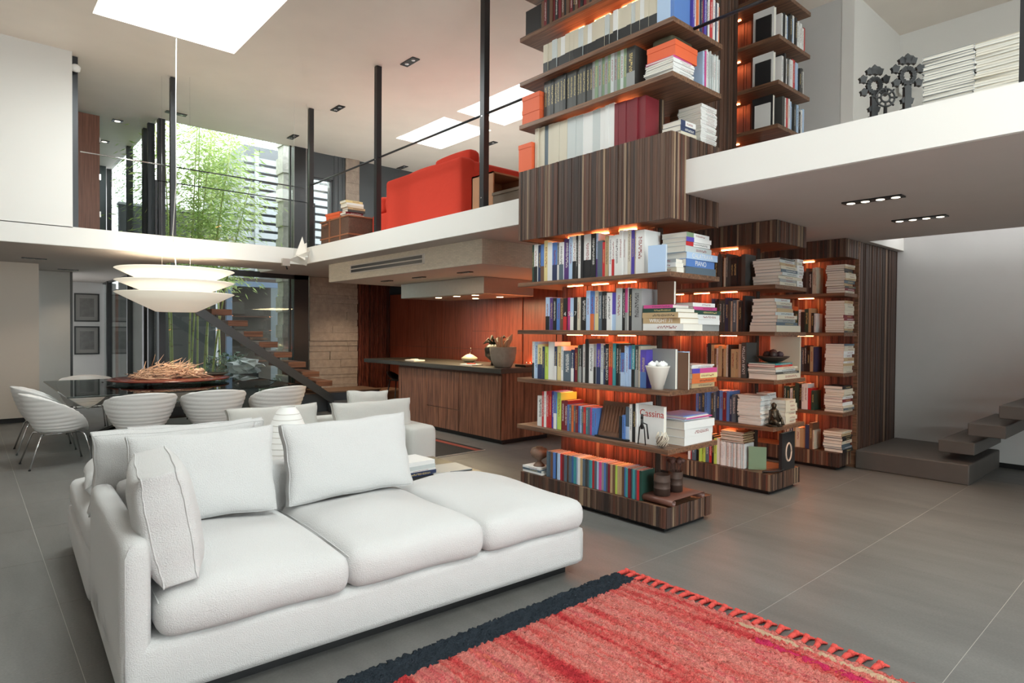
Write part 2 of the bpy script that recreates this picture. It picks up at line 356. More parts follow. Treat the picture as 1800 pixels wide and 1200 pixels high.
for z in (3.3,3.9,4.5): bx(1.655,1.675,11.99,12.05,z,z+.09).build('hinge',chrome,d)
d=struct('door_2', MB().box(2.60,2.66,16.62,16.72,0,2.4), doorw)
# ------------------------------------------------------------------ courtyard glazing
def mull(m,x0,x1,y0,y1,z0,z1): m.box(x0,x1,y0,y1,z0,z1)
m=MB()
for (a,b) in ((2.42,2.52),(4.70,4.98)): m.box(a,b,11.58,11.72,0,ZC)
m.box(2.42,4.98,11.58,11.68,2.46,2.56); m.box(2.42,4.98,11.58,11.68,0,.05)
m.box(4.62,4.65,11.60,11.66,0,ZC)
w=struct('window_9', m, darkm, 'tall courtyard glazing with black steel frame')
bx(2.52,4.70,11.62,11.632,.05,2.46).build('pane',glass,w); bx(2.52,4.70,11.62,11.632,2.56,ZC).build('pane',glass,w)
m=MB()
for y,wd in ((11.95,.09),(12.32,.13),(13.75,.10),(16.0,.12)): m.box(2.34,2.44,y,y+wd,0,ZC)
m.box(2.36,2.42,11.7,17.4,SB-.05,ST); m.box(2.36,2.42,11.7,17.4,0,.05)
w=struct('window_10', m, darkm, 'side glazing of the courtyard with dark mullions')
for z0,z1 in ((.05,SB-.05),(ST,ZC)): bx(2.385,2.395,11.7,17.4,z0,z1).build('pane',glass,w)
# ================================================================== bookcases
def led(parent, x0,x1,y0,y1,z):
    for k in range(3):
        c=y0+(y1-y0)*(k+.5)/3; bx((x0+x1)/2-.010,(x0+x1)/2+.010,c-.085,c+.085,z-.006,z).build('led_strip',ledm,parent)
ZL=[.638,1.071,1.515,1.95]; ZU=[3.405,3.80,4.21,4.62]
def bookcase(label, x0,x1,y0,y1, spx, spy, box, upper, seed, boxtop=None):
    rnd=random.Random(seed); t=thing('bookcase',label,'bookcase',(x0,y0,0),world=True)
    # plinth of upright strips on a recessed base
    p=bx(x0+.045,x1-.02,y0+.04,y1-.02,.045,.190).build('plinth',shelfw,t)
    mb=MB(); a,b,c,d=x0+.04,x1-.02,y0+.04,y1-.02
    slats(mb,(a,c),(a,d),.04,.193,(-1,0),rnd); slats(mb,(a,c),(b,c),.04,.193,(0,-1),rnd); slats(mb,(b,c),(b,d),.04,.193,(1,0),rnd)
    mb.build('plinth_slats',slatm,p,kind='stuff')
    bx(x0+.08,x1-.06,y0+.08,y1-.05,0,.045).build('base',blackp,t)
    def spine(z0,z1):
        s=bx(spx-.03,spx+.03,spy[0],spy[1],z0,z1).build('spine_panel',shelfw,t); mb=MB()
        RP=[(.17,.055,.035),(.13,.045,.03),(.21,.075,.05),(.10,.04,.03)]
        slats(mb,(spx-.03,spy[0]),(spx-.03,spy[1]),z0,z1,(-1,0),rnd,pal=RP); slats(mb,(spx+.03,spy[0]),(spx+.03,spy[1]),z0,z1,(1,0),rnd,pal=RP); slats(mb,(spx-.03,spy[0]),(spx+.03,spy[0]),z0,z1,(0,-1),rnd,pal=[(.05,.03,.022)])
        mb.build('spine_slats',slatm,s,kind='stuff')
    spine(.19,box[0])
    for z in ZL:
        s=bevel(bx(x0,x1,y0,y1,z-.038,z).build('shelf',shelfw,t),.002,1)
        led(t,spx-.14,spx-.11,spy[0]+.08,spy[1]-.1,z-.038); led(t,spx+.11,spx+.14,spy[0]+.08,spy[1]-.1,z-.038)
    h=bx(x0+.02,x1-.02,y0+.02,y1-.01,box[0]+.004,box[1]).build('header_box',shelfw,t); mb=MB(); e=.012
    slats(mb,(x0+e,y0+e),(x0+e,y1),box[0],box[1]-.002,(-1,0),rnd); slats(mb,(x0+e,y0+e),(x1-e,y0+e),box[0],box[1]-.002,(0,-1),rnd); slats(mb,(x1-e,y0+e),(x1-e,y1),box[0],box[1]-.002,(1,0),rnd)
    slats(mb,(x0+e,y1-.01),(x1-e,y1-.01),box[0],box[1]-.002,(0,1),rnd)
    mb.build('header_slats',slatm,h,kind='stuff')
    led(t,spx-.14,spx-.11,spy[0]+.08,spy[1]-.1,box[0]); led(t,spx+.11,spx+.14,spy[0]+.08,spy[1]-.1,box[0])
    if upper:
        spine(boxtop,ZC)
        for z in ZU:
            bevel(bx(x0,x1,y0,y1,z-.038,z).build('shelf',shelfw,t),.002,1)
            led(t,spx-.14,spx-.11,spy[0]+.08,spy[1]-.1,z-.038)
    return t
BY0,BY1=2.645,4.31
bookcase('tall slatted wood bookcase nearest the sofa, rising through the upper floor', 3.87,4.55,BY0,BY1, 4.21,(2.98,4.03),(2.341,2.978),True,11,2.978)
bookcase('middle slatted wood bookcase with fruit bowl and seated figure on its shelves', 5.54,6.19,2.66,4.4, 5.87,(3.0,4.1),(2.335,SB-.006),True,12,ST)
# third bookcase, against the closet wall
t3=thing('bookcase','slatted wood bookcase built against the closet wall, rearmost of three','bookcase',(7.15,2.66,0),world=True); rnd=random.Random(13)
p=bx(7.17,7.50,2.72,4.6,.045,.190).build('plinth',shelfw,t3); mb=MB()
slats(mb,(7.165,2.715),(7.165,4.6),.04,.193,(-1,0),rnd); slats(mb,(7.165,2.715),(7.50,2.715),.04,.193,(0,-1),rnd); mb.build('plinth_slats',slatm,p,kind='stuff')
bx(7.21,7.5,2.76,4.6,0,.045).build('base',blackp,t3)
for z in ZL: bx(7.15,7.52,2.67,4.6,z-.038,z).build('shelf',shelfw,t3); led(t3,7.36,7.39,2.95,4.3,z-.038)
led(t3,7.36,7.39,2.95,4.3,2.335)
b=bx(7.52,7.56,2.66,4.6,.0,SB-.006).build('back_panel',shelfw,t3); mb=MB(); slats(mb,(7.52,2.7),(7.52,4.6),.19,2.34,(-1,0),rnd,pal=[(.17,.055,.035),(.13,.045,.03),(.21,.075,.05)]); mb.build('back_slats',slatm,b,kind='stuff')
h=bx(7.16,7.52,2.67,4.6,2.341,SB-.006).build('header_box',shelfw,t3); mb=MB(); slats(mb,(7.16,2.67),(7.16,4.6),2.338,SB-.008,(-1,0),rnd); slats(mb,(7.16,2.67),(7.52,2.67),2.338,SB-.008,(0,-1),rnd); mb.build('header_slats',slatm,h,kind='stuff')
# closet side clad in strips
cl=thing('closet','tall closet side clad in dark wood strips beside the grey wall','closet',(8.1,2.66,0),world=True)
p=bx(7.575,8.79,2.675,3.4,.0,SB-.01).build('carcass',shelfw,cl); mb=MB(); slats(mb,(7.567,2.67),(8.79,2.67),.02,SB-.012,(0,-1),random.Random(17),pal=PAL[:3]+PAL[6:7],light=.03); mb.build('cladding',slatm,p,kind='stuff')
# slatted screen that joins the two tall bookcases upstairs
sc=thing('slatted_screen','dark slatted wood screen joining the two tall bookcases upstairs','screen',(5.0,3.05,ST),world=True)
p=bx(4.562,5.53,3.06,3.14,ST,ZC).build('core',shelfw,sc); mb=MB(); slats(mb,(4.562,3.06),(5.53,3.06),ST,ZC-.002,(0,-1),random.Random(19),pal=[(.10,.05,.034),(.075,.04,.03),(.12,.062,.042),(.055,.032,.025)],light=.02); mb.build('strips',slatm,p,kind='stuff')
# ================================================================== books
ROWS={}
ROWS['D']=[(4.16,4.183,0.347,'F'),(4.115,4.16,0.347,'W/K'),(4.076,4.115,0.337,'N'),(4.029,4.076,0.341,'B/H'),(3.982,4.03,0.37,'Y'),(3.93,3.982,0.349,'W'),(3.871,3.93,0.343,'B/N'),(3.836,3.871,0.334,'E/W'),(3.784,3.836,0.334,'W/S'),(3.718,3.785,0.361,'P'),(3.677,3.718,0.387,'L'),(3.637,3.677,0.387,'W/K'),(3.617,3.637,0.388,'K'),(3.588,3.617,0.391,'W'),(3.556,3.588,0.387,'K'),(3.476,3.556,0.391,'W/K'),(3.423,3.476,0.385,'K'),(3.401,3.423,0.374,'L/P'),(3.345,3.4,0.303,'S'),(3.318,3.345,0.286,'R'),(3.283,3.319,0.333,'T'),(3.248,3.28,0.334,'W'),(3.218,3.248,0.33,'W/R'),(3.17,3.218,0.332,'W'),(3.137,3.171,0.363,'W'),(3.111,3.137,0.361,'W'),(3.085,3.111,0.358,'W'),(3.057,3.085,0.358,'I'),(3.026,3.057,0.356,'V'),(3.004,3.026,0.351,'I'),(2.922,3.004,0.342,'W')]
ROWS['C']=[(3.954,4.005,0.294,'L/K'),(3.913,3.954,0.288,'P'),(3.87,3.913,0.284,'K'),(3.827,3.87,0.282,'B'),(3.782,3.827,0.28,'H'),(3.739,3.782,0.278,'K/R'),(3.697,3.739,0.282,'M'),(3.657,3.697,0.278,'L/W'),(3.614,3.657,0.282,'K'),(3.588,3.614,0.281,'I'),(3.514,3.588,0.281,'K'),(3.475,3.514,0.332,'L'),(3.432,3.475,0.327,'B/O'),(3.388,3.432,0.328,'I/Y'),(3.352,3.388,0.319,'S'),(3.316,3.352,0.32,'K'),(3.292,3.316,0.317,'K'),(3.241,3.292,0.305,'W'),(3.198,3.242,0.306,'V/L'),(3.141,3.198,0.338,'Q'),(3.111,3.141,0.334,'K'),(3.078,3.111,0.337,'M/E'),(3.07,3.078,0.336,'W'),(3.037,3.07,0.33,'K'),(2.941,3.037,0.325,'E')]
ROWS['B']=[(4.145,4.172,0.338,'W/K'),(4.1,4.145,0.336,'L'),(4.04,4.1,0.314,'Y/N'),(4.014,4.04,0.294,'N'),(3.971,4.014,0.296,'A'),(3.891,3.971,0.338,'W'),(3.86,3.89,0.298,'N/W'),(3.804,3.86,0.306,'Y'),(3.778,3.804,0.302,'W'),(3.684,3.778,0.264,'S'),(3.651,3.684,0.276,'N/W'),(3.618,3.651,0.294,'U'),(3.592,3.618,0.316,'G'),(3.56,3.592,0.319,'K/E'),(3.528,3.56,0.327,'W'),(3.508,3.528,0.369,'K'),(3.482,3.508,0.376,'K'),(3.427,3.482,0.33,'W'),(3.402,3.427,0.33,'E/K'),(3.356,3.402,0.334,'V/N'),(3.327,3.356,0.334,'Q'),(3.307,3.327,0.322,'N'),(3.265,3.307,0.334,'K'),(3.227,3.266,0.35,'O/R'),(3.199,3.223,0.339,'C'),(3.169,3.199,0.334,'K'),(3.148,3.169,0.322,'D'),(3.104,3.148,0.266,'B/L'),(3.095,3.105,0.323,'L'),(3.072,3.095,0.312,'L'),(3.042,3.072,0.326,'B/L'),(3.01,3.042,0.33,'C/K'),(2.978,3.01,0.326,'D/E'),(2.954,2.978,0.323,'I'),(2.896,2.953,0.294,'V/B')]
ROWS['A']=[(4.039,4.111,0.277,'W'),(4.013,4.04,0.319,'R'),(3.987,4.013,0.323,'W'),(3.956,3.987,0.327,'R'),(3.926,3.956,0.33,'R'),(3.891,3.926,0.332,'V'),(3.853,3.891,0.33,'B/W'),(3.807,3.853,0.324,'A'),(3.766,3.806,0.257,'U'),(3.728,3.766,0.261,'U'),(3.703,3.728,0.229,'B'),(3.679,3.703,0.229,'S'),(3.654,3.678,0.229,'O'),(3.63,3.654,0.229,'S'),(3.605,3.63,0.229,'U'),(3.581,3.605,0.228,'B'),(3.557,3.581,0.228,'L'),(3.534,3.557,0.228,'S'),(3.51,3.534,0.228,'R'),(3.487,3.51,0.227,'C'),(3.464,3.487,0.227,'S'),(3.44,3.463,0.227,'M'),(3.417,3.44,0.227,'B'),(3.395,3.417,0.227,'B'),(3.122,3.157,0.191,'K'),(3.096,3.122,0.203,'B'),(3.057,3.097,0.272,'S/L'),(3.031,3.057,0.294,'W'),(2.992,3.031,0.301,'K'),(2.978,2.992,0.308,'W')]
ROWS['P']=[(3.952,3.981,0.233,'S'),(3.923,3.952,0.233,'S'),(3.894,3.923,0.233,'H'),(3.866,3.894,0.233,'B'),(3.838,3.866,0.233,'S'),(3.81,3.838,0.234,'L'),(3.782,3.81,0.234,'R'),(3.754,3.782,0.234,'U'),(3.727,3.754,0.234,'S'),(3.7,3.727,0.234,'H'),(3.673,3.7,0.234,'S'),(3.646,3.673,0.234,'B'),(3.619,3.646,0.234,'C'),(3.593,3.619,0.234,'L'),(3.567,3.593,0.234,'W'),(3.541,3.567,0.234,'T'),(3.515,3.541,0.234,'S'),(3.49,3.515,0.235,'D'),(3.464,3.49,0.235,'S'),(3.439,3.464,0.235,'C'),(3.414,3.439,0.235,'R'),(3.389,3.414,0.235,'S'),(3.364,3.389,0.235,'L'),(3.34,3.364,0.235,'M'),(3.316,3.34,0.235,'E'),(3.291,3.316,0.235,'B'),(3.267,3.291,0.235,'S'),(3.244,3.267,0.235,'U'),(3.22,3.244,0.235,'T'),(3.197,3.22,0.235,'H'),(3.173,3.196,0.235,'A'),(3.15,3.173,0.235,'T'),(3.127,3.15,0.236,'T'),(3.104,3.127,0.236,'H'),(3.082,3.104,0.236,'B'),(3.059,3.081,0.236,'C'),(3.037,3.059,0.236,'U'),(3.014,3.037,0.236,'S'),(2.992,3.014,0.236,'C'),(2.97,2.992,0.236,'S'),(2.949,2.97,0.236,'R'),(2.927,2.949,0.236,'F')]
ROWS['T']=[(4.116,4.159,0.385,'I'),(4.08,4.116,0.384,'I'),(4.041,4.08,0.381,'I'),(3.992,4.041,0.376,'S'),(3.928,3.992,0.372,'I'),(3.849,3.928,0.365,'I'),(3.756,3.849,0.363,'I'),(3.658,3.756,0.368,'Q'),(3.577,3.658,0.366,'Q'),(3.47,3.578,0.364,'W'),(3.387,3.471,0.366,'Q'),(3.333,3.387,0.363,'W'),(3.292,3.333,0.366,'W'),(3.236,3.293,0.369,'W'),(3.196,3.236,0.355,'U'),(3.157,3.196,0.354,'U'),(3.118,3.157,0.352,'U'),(3.08,3.118,0.351,'U'),(3.043,3.08,0.349,'U'),(3.005,3.043,0.348,'U'),(2.969,3.006,0.346,'U'),(2.932,2.969,0.345,'U')]
ROWS['E']=[(4.013,4.055,0.344,'D'),(3.972,4.013,0.344,'D'),(3.931,3.972,0.345,'K'),(3.891,3.931,0.345,'D'),(3.851,3.891,0.345,'D'),(3.812,3.851,0.346,'D'),(3.773,3.812,0.346,'K'),(3.734,3.773,0.346,'D'),(3.696,3.734,0.347,'D'),(3.658,3.696,0.347,'D'),(3.621,3.659,0.348,'D'),(3.584,3.621,0.348,'D'),(3.548,3.584,0.348,'D'),(3.511,3.548,0.349,'D'),(3.476,3.512,0.349,'D'),(3.442,3.476,0.359,'E'),(3.409,3.442,0.357,'G'),(3.376,3.409,0.356,'E'),(3.343,3.376,0.353,'G'),(3.311,3.343,0.352,'E'),(3.279,3.311,0.351,'G'),(3.247,3.279,0.349,'Q'),(3.215,3.247,0.347,'E'),(3.184,3.215,0.345,'G'),(3.153,3.184,0.344,'Q'),(3.122,3.153,0.343,'G'),(3.041,3.123,0.338,'D/E')]
ROWS['F']=[(4.005,4.061,0.202,'I/K'),(3.95,4.005,0.2,'I/K'),(3.895,3.95,0.198,'Q/K'),(3.842,3.895,0.196,'I/K'),(3.789,3.842,0.194,'W/K'),(3.737,3.789,0.192,'I/K'),(3.686,3.737,0.19,'I/K'),(3.635,3.686,0.189,'I/K'),(3.585,3.635,0.187,'Q/K'),(3.536,3.585,0.184,'I/K'),(3.488,3.536,0.183,'W/K'),(3.44,3.488,0.181,'I/K'),(3.393,3.44,0.18,'I/K'),(3.346,3.393,0.178,'I/K'),(3.3,3.346,0.176,'Q/K'),(3.255,3.3,0.174,'I/K'),(3.21,3.255,0.172,'W/K'),(3.166,3.211,0.171,'I/K'),(3.123,3.167,0.169,'I/K'),(3.08,3.123,0.167,'I/K'),(3.038,3.08,0.166,'Q/K'),(2.996,3.038,0.164,'I/K'),(2.955,2.996,0.163,'W/K'),(2.914,2.955,0.161,'I/K'),(2.874,2.914,0.16,'I/K'),(2.834,2.874,0.159,'I/K'),(2.716,2.833,0.196,'L'),(2.683,2.716,0.167,'B')]
ROWS['G']=[(4.056,4.093,0.233,'H'),(4.021,4.057,0.23,'U'),(3.985,4.021,0.226,'K'),(3.95,3.985,0.223,'H'),(3.915,3.95,0.219,'U'),(3.88,3.915,0.216,'K'),(3.846,3.88,0.213,'U'),(3.812,3.846,0.209,'H'),(3.778,3.812,0.205,'K'),(3.745,3.779,0.202,'H'),(3.712,3.745,0.199,'U'),(3.679,3.712,0.196,'K'),(3.647,3.679,0.192,'H'),(3.615,3.647,0.189,'U'),(3.583,3.615,0.186,'K'),(3.551,3.583,0.183,'U'),(3.52,3.552,0.18,'H'),(3.489,3.52,0.176,'K'),(3.459,3.489,0.173,'H'),(3.428,3.459,0.17,'U')]
BC={'K':((.018,.018,.020),'black'),'W':((.80,.80,.79),'white'),'N':((.03,.045,.11),'navy'),'B':((.10,.22,.55),'blue'),'L':((.45,.60,.82),'pale blue'),'V':((.10,.07,.42),'violet'),
'P':((.10,.04,.20),'purple'),'M':((.62,.08,.28),'pink'),'R':((.55,.03,.035),'red'),'O':((.70,.17,.05),'orange'),'Y':((.78,.66,.32),'cream yellow'),'T':((.50,.36,.20),'tan'),'G':((.22,.32,.20),'green'),
'E':((.33,.34,.34),'grey'),'D':((.065,.065,.062),'charcoal'),'S':((.10,.14,.18),'slate'),'C':((.06,.30,.33),'teal'),'A':((.52,.68,.12),'lime'),'F':((.02,.06,.045),'dark green'),'H':((.17,.085,.05),'brown'),
'Q':((.58,.62,.62),'silver'),'U':((.20,.02,.03),'burgundy'),'I':((.66,.60,.48),'ivory')}
_bm={}
def bookmat(c, pr):
    k=(c,pr)
    if k in _bm: return _bm[k]
    col=BC[c][0]; m,nt,p=_nt(f'cover_{BC[c][1].replace(" ","_")}_{pr}'); p.inputs['Roughness'].default_value=.42
    p.inputs['Base Color'].default_value=(*col,1)
    if pr:
        lum=sum(col)/3; ink=[(.03,.03,.035),(.25,.02,.02)][pr%2] if lum>.25 else [(.75,.74,.70),(.62,.48,.2)][pr%2]
        tc=_n(nt,'ShaderNodeTexCoord'); sx=_n(nt,'ShaderNodeSeparateXYZ'); nt.links.new(tc.outputs['Generated'],sx.inputs[0])
        def mth(op,a,b=None):
            q=_n(nt,'ShaderNodeMath',operation=op)
            for i,v in enumerate((a,b)):
                if v is None: continue
                if isinstance(v,(int,float)): q.inputs[i].default_value=v
                else: nt.links.new(v,q.inputs[i])
            return q.outputs[0]
        mp=_n(nt,'ShaderNodeMapping'); mp.inputs['Scale'].default_value=(1,4.0,64+14*pr); oi=_n(nt,'ShaderNodeObjectInfo'); cb=_n(nt,'ShaderNodeCombineXYZ'); nt.links.new(oi.outputs['Random'],cb.inputs[2])
        vm=_n(nt,'ShaderNodeVectorMath',operation='MULTIPLY_ADD'); vm.inputs[1].default_value=(0,1,1); nt.links.new(tc.outputs['Generated'],vm.inputs[0]); nt.links.new(cb.outputs[0],vm.inputs[2]); nt.links.new(vm.outputs[0],mp.inputs[0])
        wn=_n(nt,'ShaderNodeTexNoise',i={'Scale':1.0,'Detail':0.0}); nt.links.new(mp.outputs[0],wn.inputs['Vector'])
        a=mth('GREATER_THAN',wn.outputs[0],.52); b=mth('LESS_THAN',sx.outputs[0],.03); y=mth('LESS_THAN',mth('ABSOLUTE',mth('SUBTRACT',sx.outputs[1],.5)),.2)
        z=mth('LESS_THAN',mth('ABSOLUTE',mth('SUBTRACT',sx.outputs[2],.60)),.20+.05*(pr%3)); k2=mth('MULTIPLY',mth('MULTIPLY',a,b),mth('MULTIPLY',y,z))
        mx=_n(nt,'ShaderNodeMix',data_type='RGBA'); mx.inputs[6].default_value=(*col,1); mx.inputs[7].default_value=(*ink,1); nt.links.new(k2,mx.inputs[0]); nt.links.new(mx.outputs[2],p.inputs['Base Color'])
    _bm[k]=m; return m
def text_mesh(cu, parent):
    f=bpy.data.objects.new('title',cu); COL.objects.link(f); bpy.context.view_layer.update()
    me=bpy.data.meshes.new_from_object(f.evaluated_get(bpy.context.evaluated_depsgraph_get())); bpy.data.objects.remove(f); bpy.data.curves.remove(cu); me.name='title'
    return link('title',me,parent)
def book(t,h,d,code,M,label,cat='book',group=None,title=None,name='book',pr=None,band=.42,rnd=R_,pages=True,tcol=None):
    """t thick (local y), h tall (local z), d deep (local x, spine at x=0)"""
    c=code.split('/'); pr=rnd.randint(0,3) if pr is None else pr
    if title: pr=0
    k=.0022 if t>.012 else .0012
    mb=MB().box(0,k*1.2,-t/2,t/2,0,h).box(k*1.2,d,-t/2,-t/2+k,0,h).box(k*1.2,d,t/2-k,t/2,0,h)
    o=mb.build(name, bookmat(c[0],pr), None, label=label, cat=cat, group=group); o.matrix_basis=M
    if pages: bx(k*1.2,d-.004,-t/2+k,t/2-k,.003,h-.003).build('pages',pagem,o)
    if len(c)>1:
        bx(-.0006,.0006,-t/2,t/2,0,h*band).build('spine_band',bookmat(c[1],0),o)
    if title:
        txt,size,mode=title; cu=bpy.data.curves.new('title','FONT'); cu.body=txt; cu.size=size; cu.align_x='CENTER'; cu.align_y='CENTER'; cu.extrude=.0003
        cu.materials.append(plain('ink_'+(tcol or 'w'),{'w':(.85,.85,.83),'k':(.02,.02,.02),'r':(.5,.03,.02),'b':(.28,.16,.06)}[tcol or 'w'],.5))
        q=text_mesh(cu,o); pos=Vector((-.0012,0,h*.5))
        if mode=='lie': B=Matrix(((0,0,-1),(0,1,0),(1,0,0)))      # reads along the spine of a lying book
        elif mode=='up': B=Matrix(((0,0,-1),(0,1,0),(1,0,0)))
        else: B=Matrix(((0,0,-1),(-1,0,0),(0,1,0)))               # across
        q.matrix_basis=Matrix.Translation(pos) @ B.to_4x4()
    return o
def STAND(x,y,z): return Matrix.Translation((x,y,z))
def LIE_Y(x,y,z,rz=0): return Matrix.Translation((x,y,z)) @ Matrix.Rotation(rz,4,'Z') @ Matrix(((0,0,1),(1,0,0),(0,1,0))).to_4x4()   # spine towards -Y, length along +X
def LIE_X(x,y,z,rz=0): return Matrix.Translation((x,y,z)) @ Matrix.Rotation(rz,4,'Z') @ Matrix(((1,0,0),(0,0,-1),(0,1,0))).to_4x4()  # spine towards -X, length along -Y
def FACE_X(x,y,z,rz=0): return Matrix.Translation((x,y,z)) @ Matrix.Rotation(rz,4,'Z') @ Matrix(((0,1,0),(-1,0,0),(0,0,1))).to_4x4()   # cover faces -X, spine to +Y
def size_word(t,h): return ('slim ' if t<.022 else 'thick ' if t>.05 else '')+('tall ' if h>.34 else 'short ' if h<.26 else '')
SHELFNAME={'P':'plinth of the sofa-side bookcase','A':'lowest shelf of the sofa-side bookcase','B':'second shelf up, sofa-side bookcase','C':'third shelf up, sofa-side bookcase','D':'shelf under the big slatted box',
 'T':'top of the big slatted box','E':'first shelf above big slatted box','F':'second shelf above big slatted box','G':'topmost visible shelf of the sofa-side bookcase'}
GRP={'P':'uniform journals on the bookcase plinth','A':'books on the lowest shelf','B':'books on the second shelf','C':'books on the third shelf','D':'books under the slatted box','T':'volumes on the slatted box','E':'bound volumes upstairs','F':'half black journals upstairs','G':'dark volumes upstairs'}
ZROW={'A':.638,'B':1.071,'C':1.515,'D':1.95,'T':2.980,'E':3.405,'F':3.80,'G':4.21,'P':.1935}
TITLES={('D',15):('RICHARD',.028,'up','r'),('C',3):('LEBBEUS',.020,'up','k'),('C',8):('MASSIMO',.022,'up','w'),('B',22):('TOKYO',.05,'up','w')}
TXT={('C',5):('4',.05),('C',6):('5',.05),('C',7):('6',.05),('C',8):('7',.05)}
rb=random.Random(21)
for key,row in ROWS.items():
    n=0
    for (y0,y1,h,c) in row:
        t=abs(y1-y0); h=.28+rb.uniform(-.006,.006) if key in 'FG' and h<.26 else min(h,.372); n+=1
        if key=='E': h=min(h,.343)
        if key=='P': h=.232+rb.uniform(-.001,.001)
        wd=BC[c.split('/')[0]][1]+(' and '+BC[c.split('/')[1]][1] if '/' in c else '')
        kind='journal' if key in 'PF' else 'bound volume' if key in 'TEG' else 'book'
        lab=f'{size_word(t,h)}{wd} {kind}, {NTH[n-1]} from kitchen end, {SHELFNAME[key]}'
        ti=None; tc=None
        if (key,n-1) in TXT: a,s=TXT[(key,n-1)]; ti=(a,s,'across')
        if key=='A' and n==10: ti=('HOUSE DESIGN',.024,'up'); tc='w'
        if key=='B' and n==23: ti=('CONSTRUCTIVISTE',.030,'up'); tc='w'
        dep=.205 if key not in 'PT' else .17
        xo=3.935+rb.uniform(-.006,.010)
        book(max(t-.0012,.006),h,dep,c,STAND(xo,(y0+y1)/2,ZROW[key]+.0008),lab,'volume' if key in 'TEG' else kind,GRP[key],ti,rnd=rb,tcol=tc,name=kind.replace(' ','_'),pr=(rb.randint(1,3) if key in 'DCBA' and rb.random()<.75 else (1 if key=='E' else 0 if key in 'PFT' else rb.randint(0,2))))
def stack(items, x, y, z, mode, where, group, wob=.012, seed=1, name='book', cat='book'):
    """items: (thickness, length, depth, code, title, ink); lies one on the other from z up"""
    r=random.Random(seed); N=len(items); z+=.0008
    for i,it in enumerate(items):
        t,L,d,c=it[:4]; ti=it[4] if len(it)>4 else None; ink=it[5] if len(it)>5 else None
        dx,dy,a=r.uniform(-wob,wob),r.uniform(-wob,wob),r.uniform(-.05,.05) if wob else 0
        M=LIE_Y(x+dx,y+dy,z+t/2,a) if mode=='Y' else LIE_X(x+dx,y+dy,z+t/2,a)
        wd=BC[c.split('/')[0]][1]; pos='bottom' if i==0 else 'topmost' if i==N-1 else NTH[i]+' from bottom'
        book(t-.0006,L,d,c,M,f'{wd} {name} lying {pos} of {where}',cat,group,(ti,t*.95,'lie') if ti else None,name=name,rnd=r,tcol=ink,pr=None if not ti else 0,band=.3)
        z+=t
    return z
# ---- sofa-side bookcase, things at the near end of each shelf
stack([(.055,.40,.24,'S',None),(.058,.42,.25,'B','PIANO','w'),(.052,.42,.25,'L','CALATRAVA','w'),(.048,.40,.25,'Q'),(.032,.34,.22,'W/R'),(.034,.34,.22,'W/V'),(.036,.34,.22,'W/G')],4.10,2.665,1.95,'Y','stack on shelf under the big slatted box','large art books stacked at the shelf end',.006,2)
stack([(.040,.25,.10,'I'),(.035,.24,.10,'W'),(.030,.23,.10,'E')],3.985,2.915,1.95,'X','low pile behind the pale upright book','pale books piled upright',.006,3)
book(.018,.205,.15,'L/W',FACE_X(3.90,2.86,1.951,.10),'pale blue book propped upright before the art book stack','book',band=.6,pr=0)
stack([(.052,.36,.26,'W'),(.042,.33,.25,'T','WRIGHT 71','w'),(.042,.33,.25,'T'),(.032,.30,.24,'F'),(.026,.26,.22,'M')],3.93,2.930,1.515,'X','stack on third shelf of sofa-side bookcase','art books stacked on the third shelf',.004,4)
stack([(.050,.40,.2,'E',None),(.040,.37,.2,'W'),(.038,.37,.2,'W'),(.034,.38,.2,'F'),(.026,.36,.2,'M'),(.03,.30,.18,'W')],4.20,2.66,1.515,'Y','second stack at near corner, third shelf','books stacked at the near corner',.004,5)
book(.03,.18,.15,'H',FACE_X(4.06,2.88,1.7135,0),'dark brown book standing on the third shelf stack','book',pr=0)
stack([(.036,.33,.2,'T'),(.038,.36,.22,'O'),(.04,.36,.22,'Y/O'),(.038,.36,.22,'M/V'),(.016,.32,.2,'W'),(.012,.30,.2,'W')],4.20,2.665,1.071,'Y','bright stack beside the white vase','bright books stacked beside the vase',.006,6)
book(.030,.305,.21,'E',FACE_X(4.03,2.90,1.072,0),'large grey book displayed cover out behind the vase','book',pr=0)
book(.022,.28,.20,'H',FACE_X(4.06,2.80,1.072,0),'brown cover book standing behind the white vase','book',pr=0)
book(.05,.285,.095,'L/L',STAND(4.09,2.70,1.0718),'thick pale blue box file beside the bright stack','book',pr=0)
stack([(.062,.40,.27,'W'),(.062,.40,.27,'W'),(.060,.40,.27,'W')],4.10,2.66,.638,'Y','three white volumes on the lowest shelf','white volumes on the lowest shelf',.003,7)
stack([(.008,.36,.25,'W'),(.008,.34,.25,'L'),(.008,.36,.24,'M'),(.008,.33,.25,'W'),(.007,.35,.24,'B')],4.12,2.67,.823,'Y','magazine fan on the white volumes','magazines on the white volumes',.02,8,'magazine','magazine')
cas=book(.035,.30,.23,'W/W',FACE_X(3.97,2.975,.639,.0),'white design book with Cassina printed in red on cover','book',pr=0)
cu=bpy.data.curves.new('title','FONT'); cu.body='Cassina'; cu.size=.074; cu.extrude=.0003; cu.materials.append(plain('ink_r',(.5,.03,.02))); q=text_mesh(cu,cas); q.matrix_basis=Matrix.Translation((.008,-.0182,.215))@Matrix.Rotation(math.pi/2,4,'X')
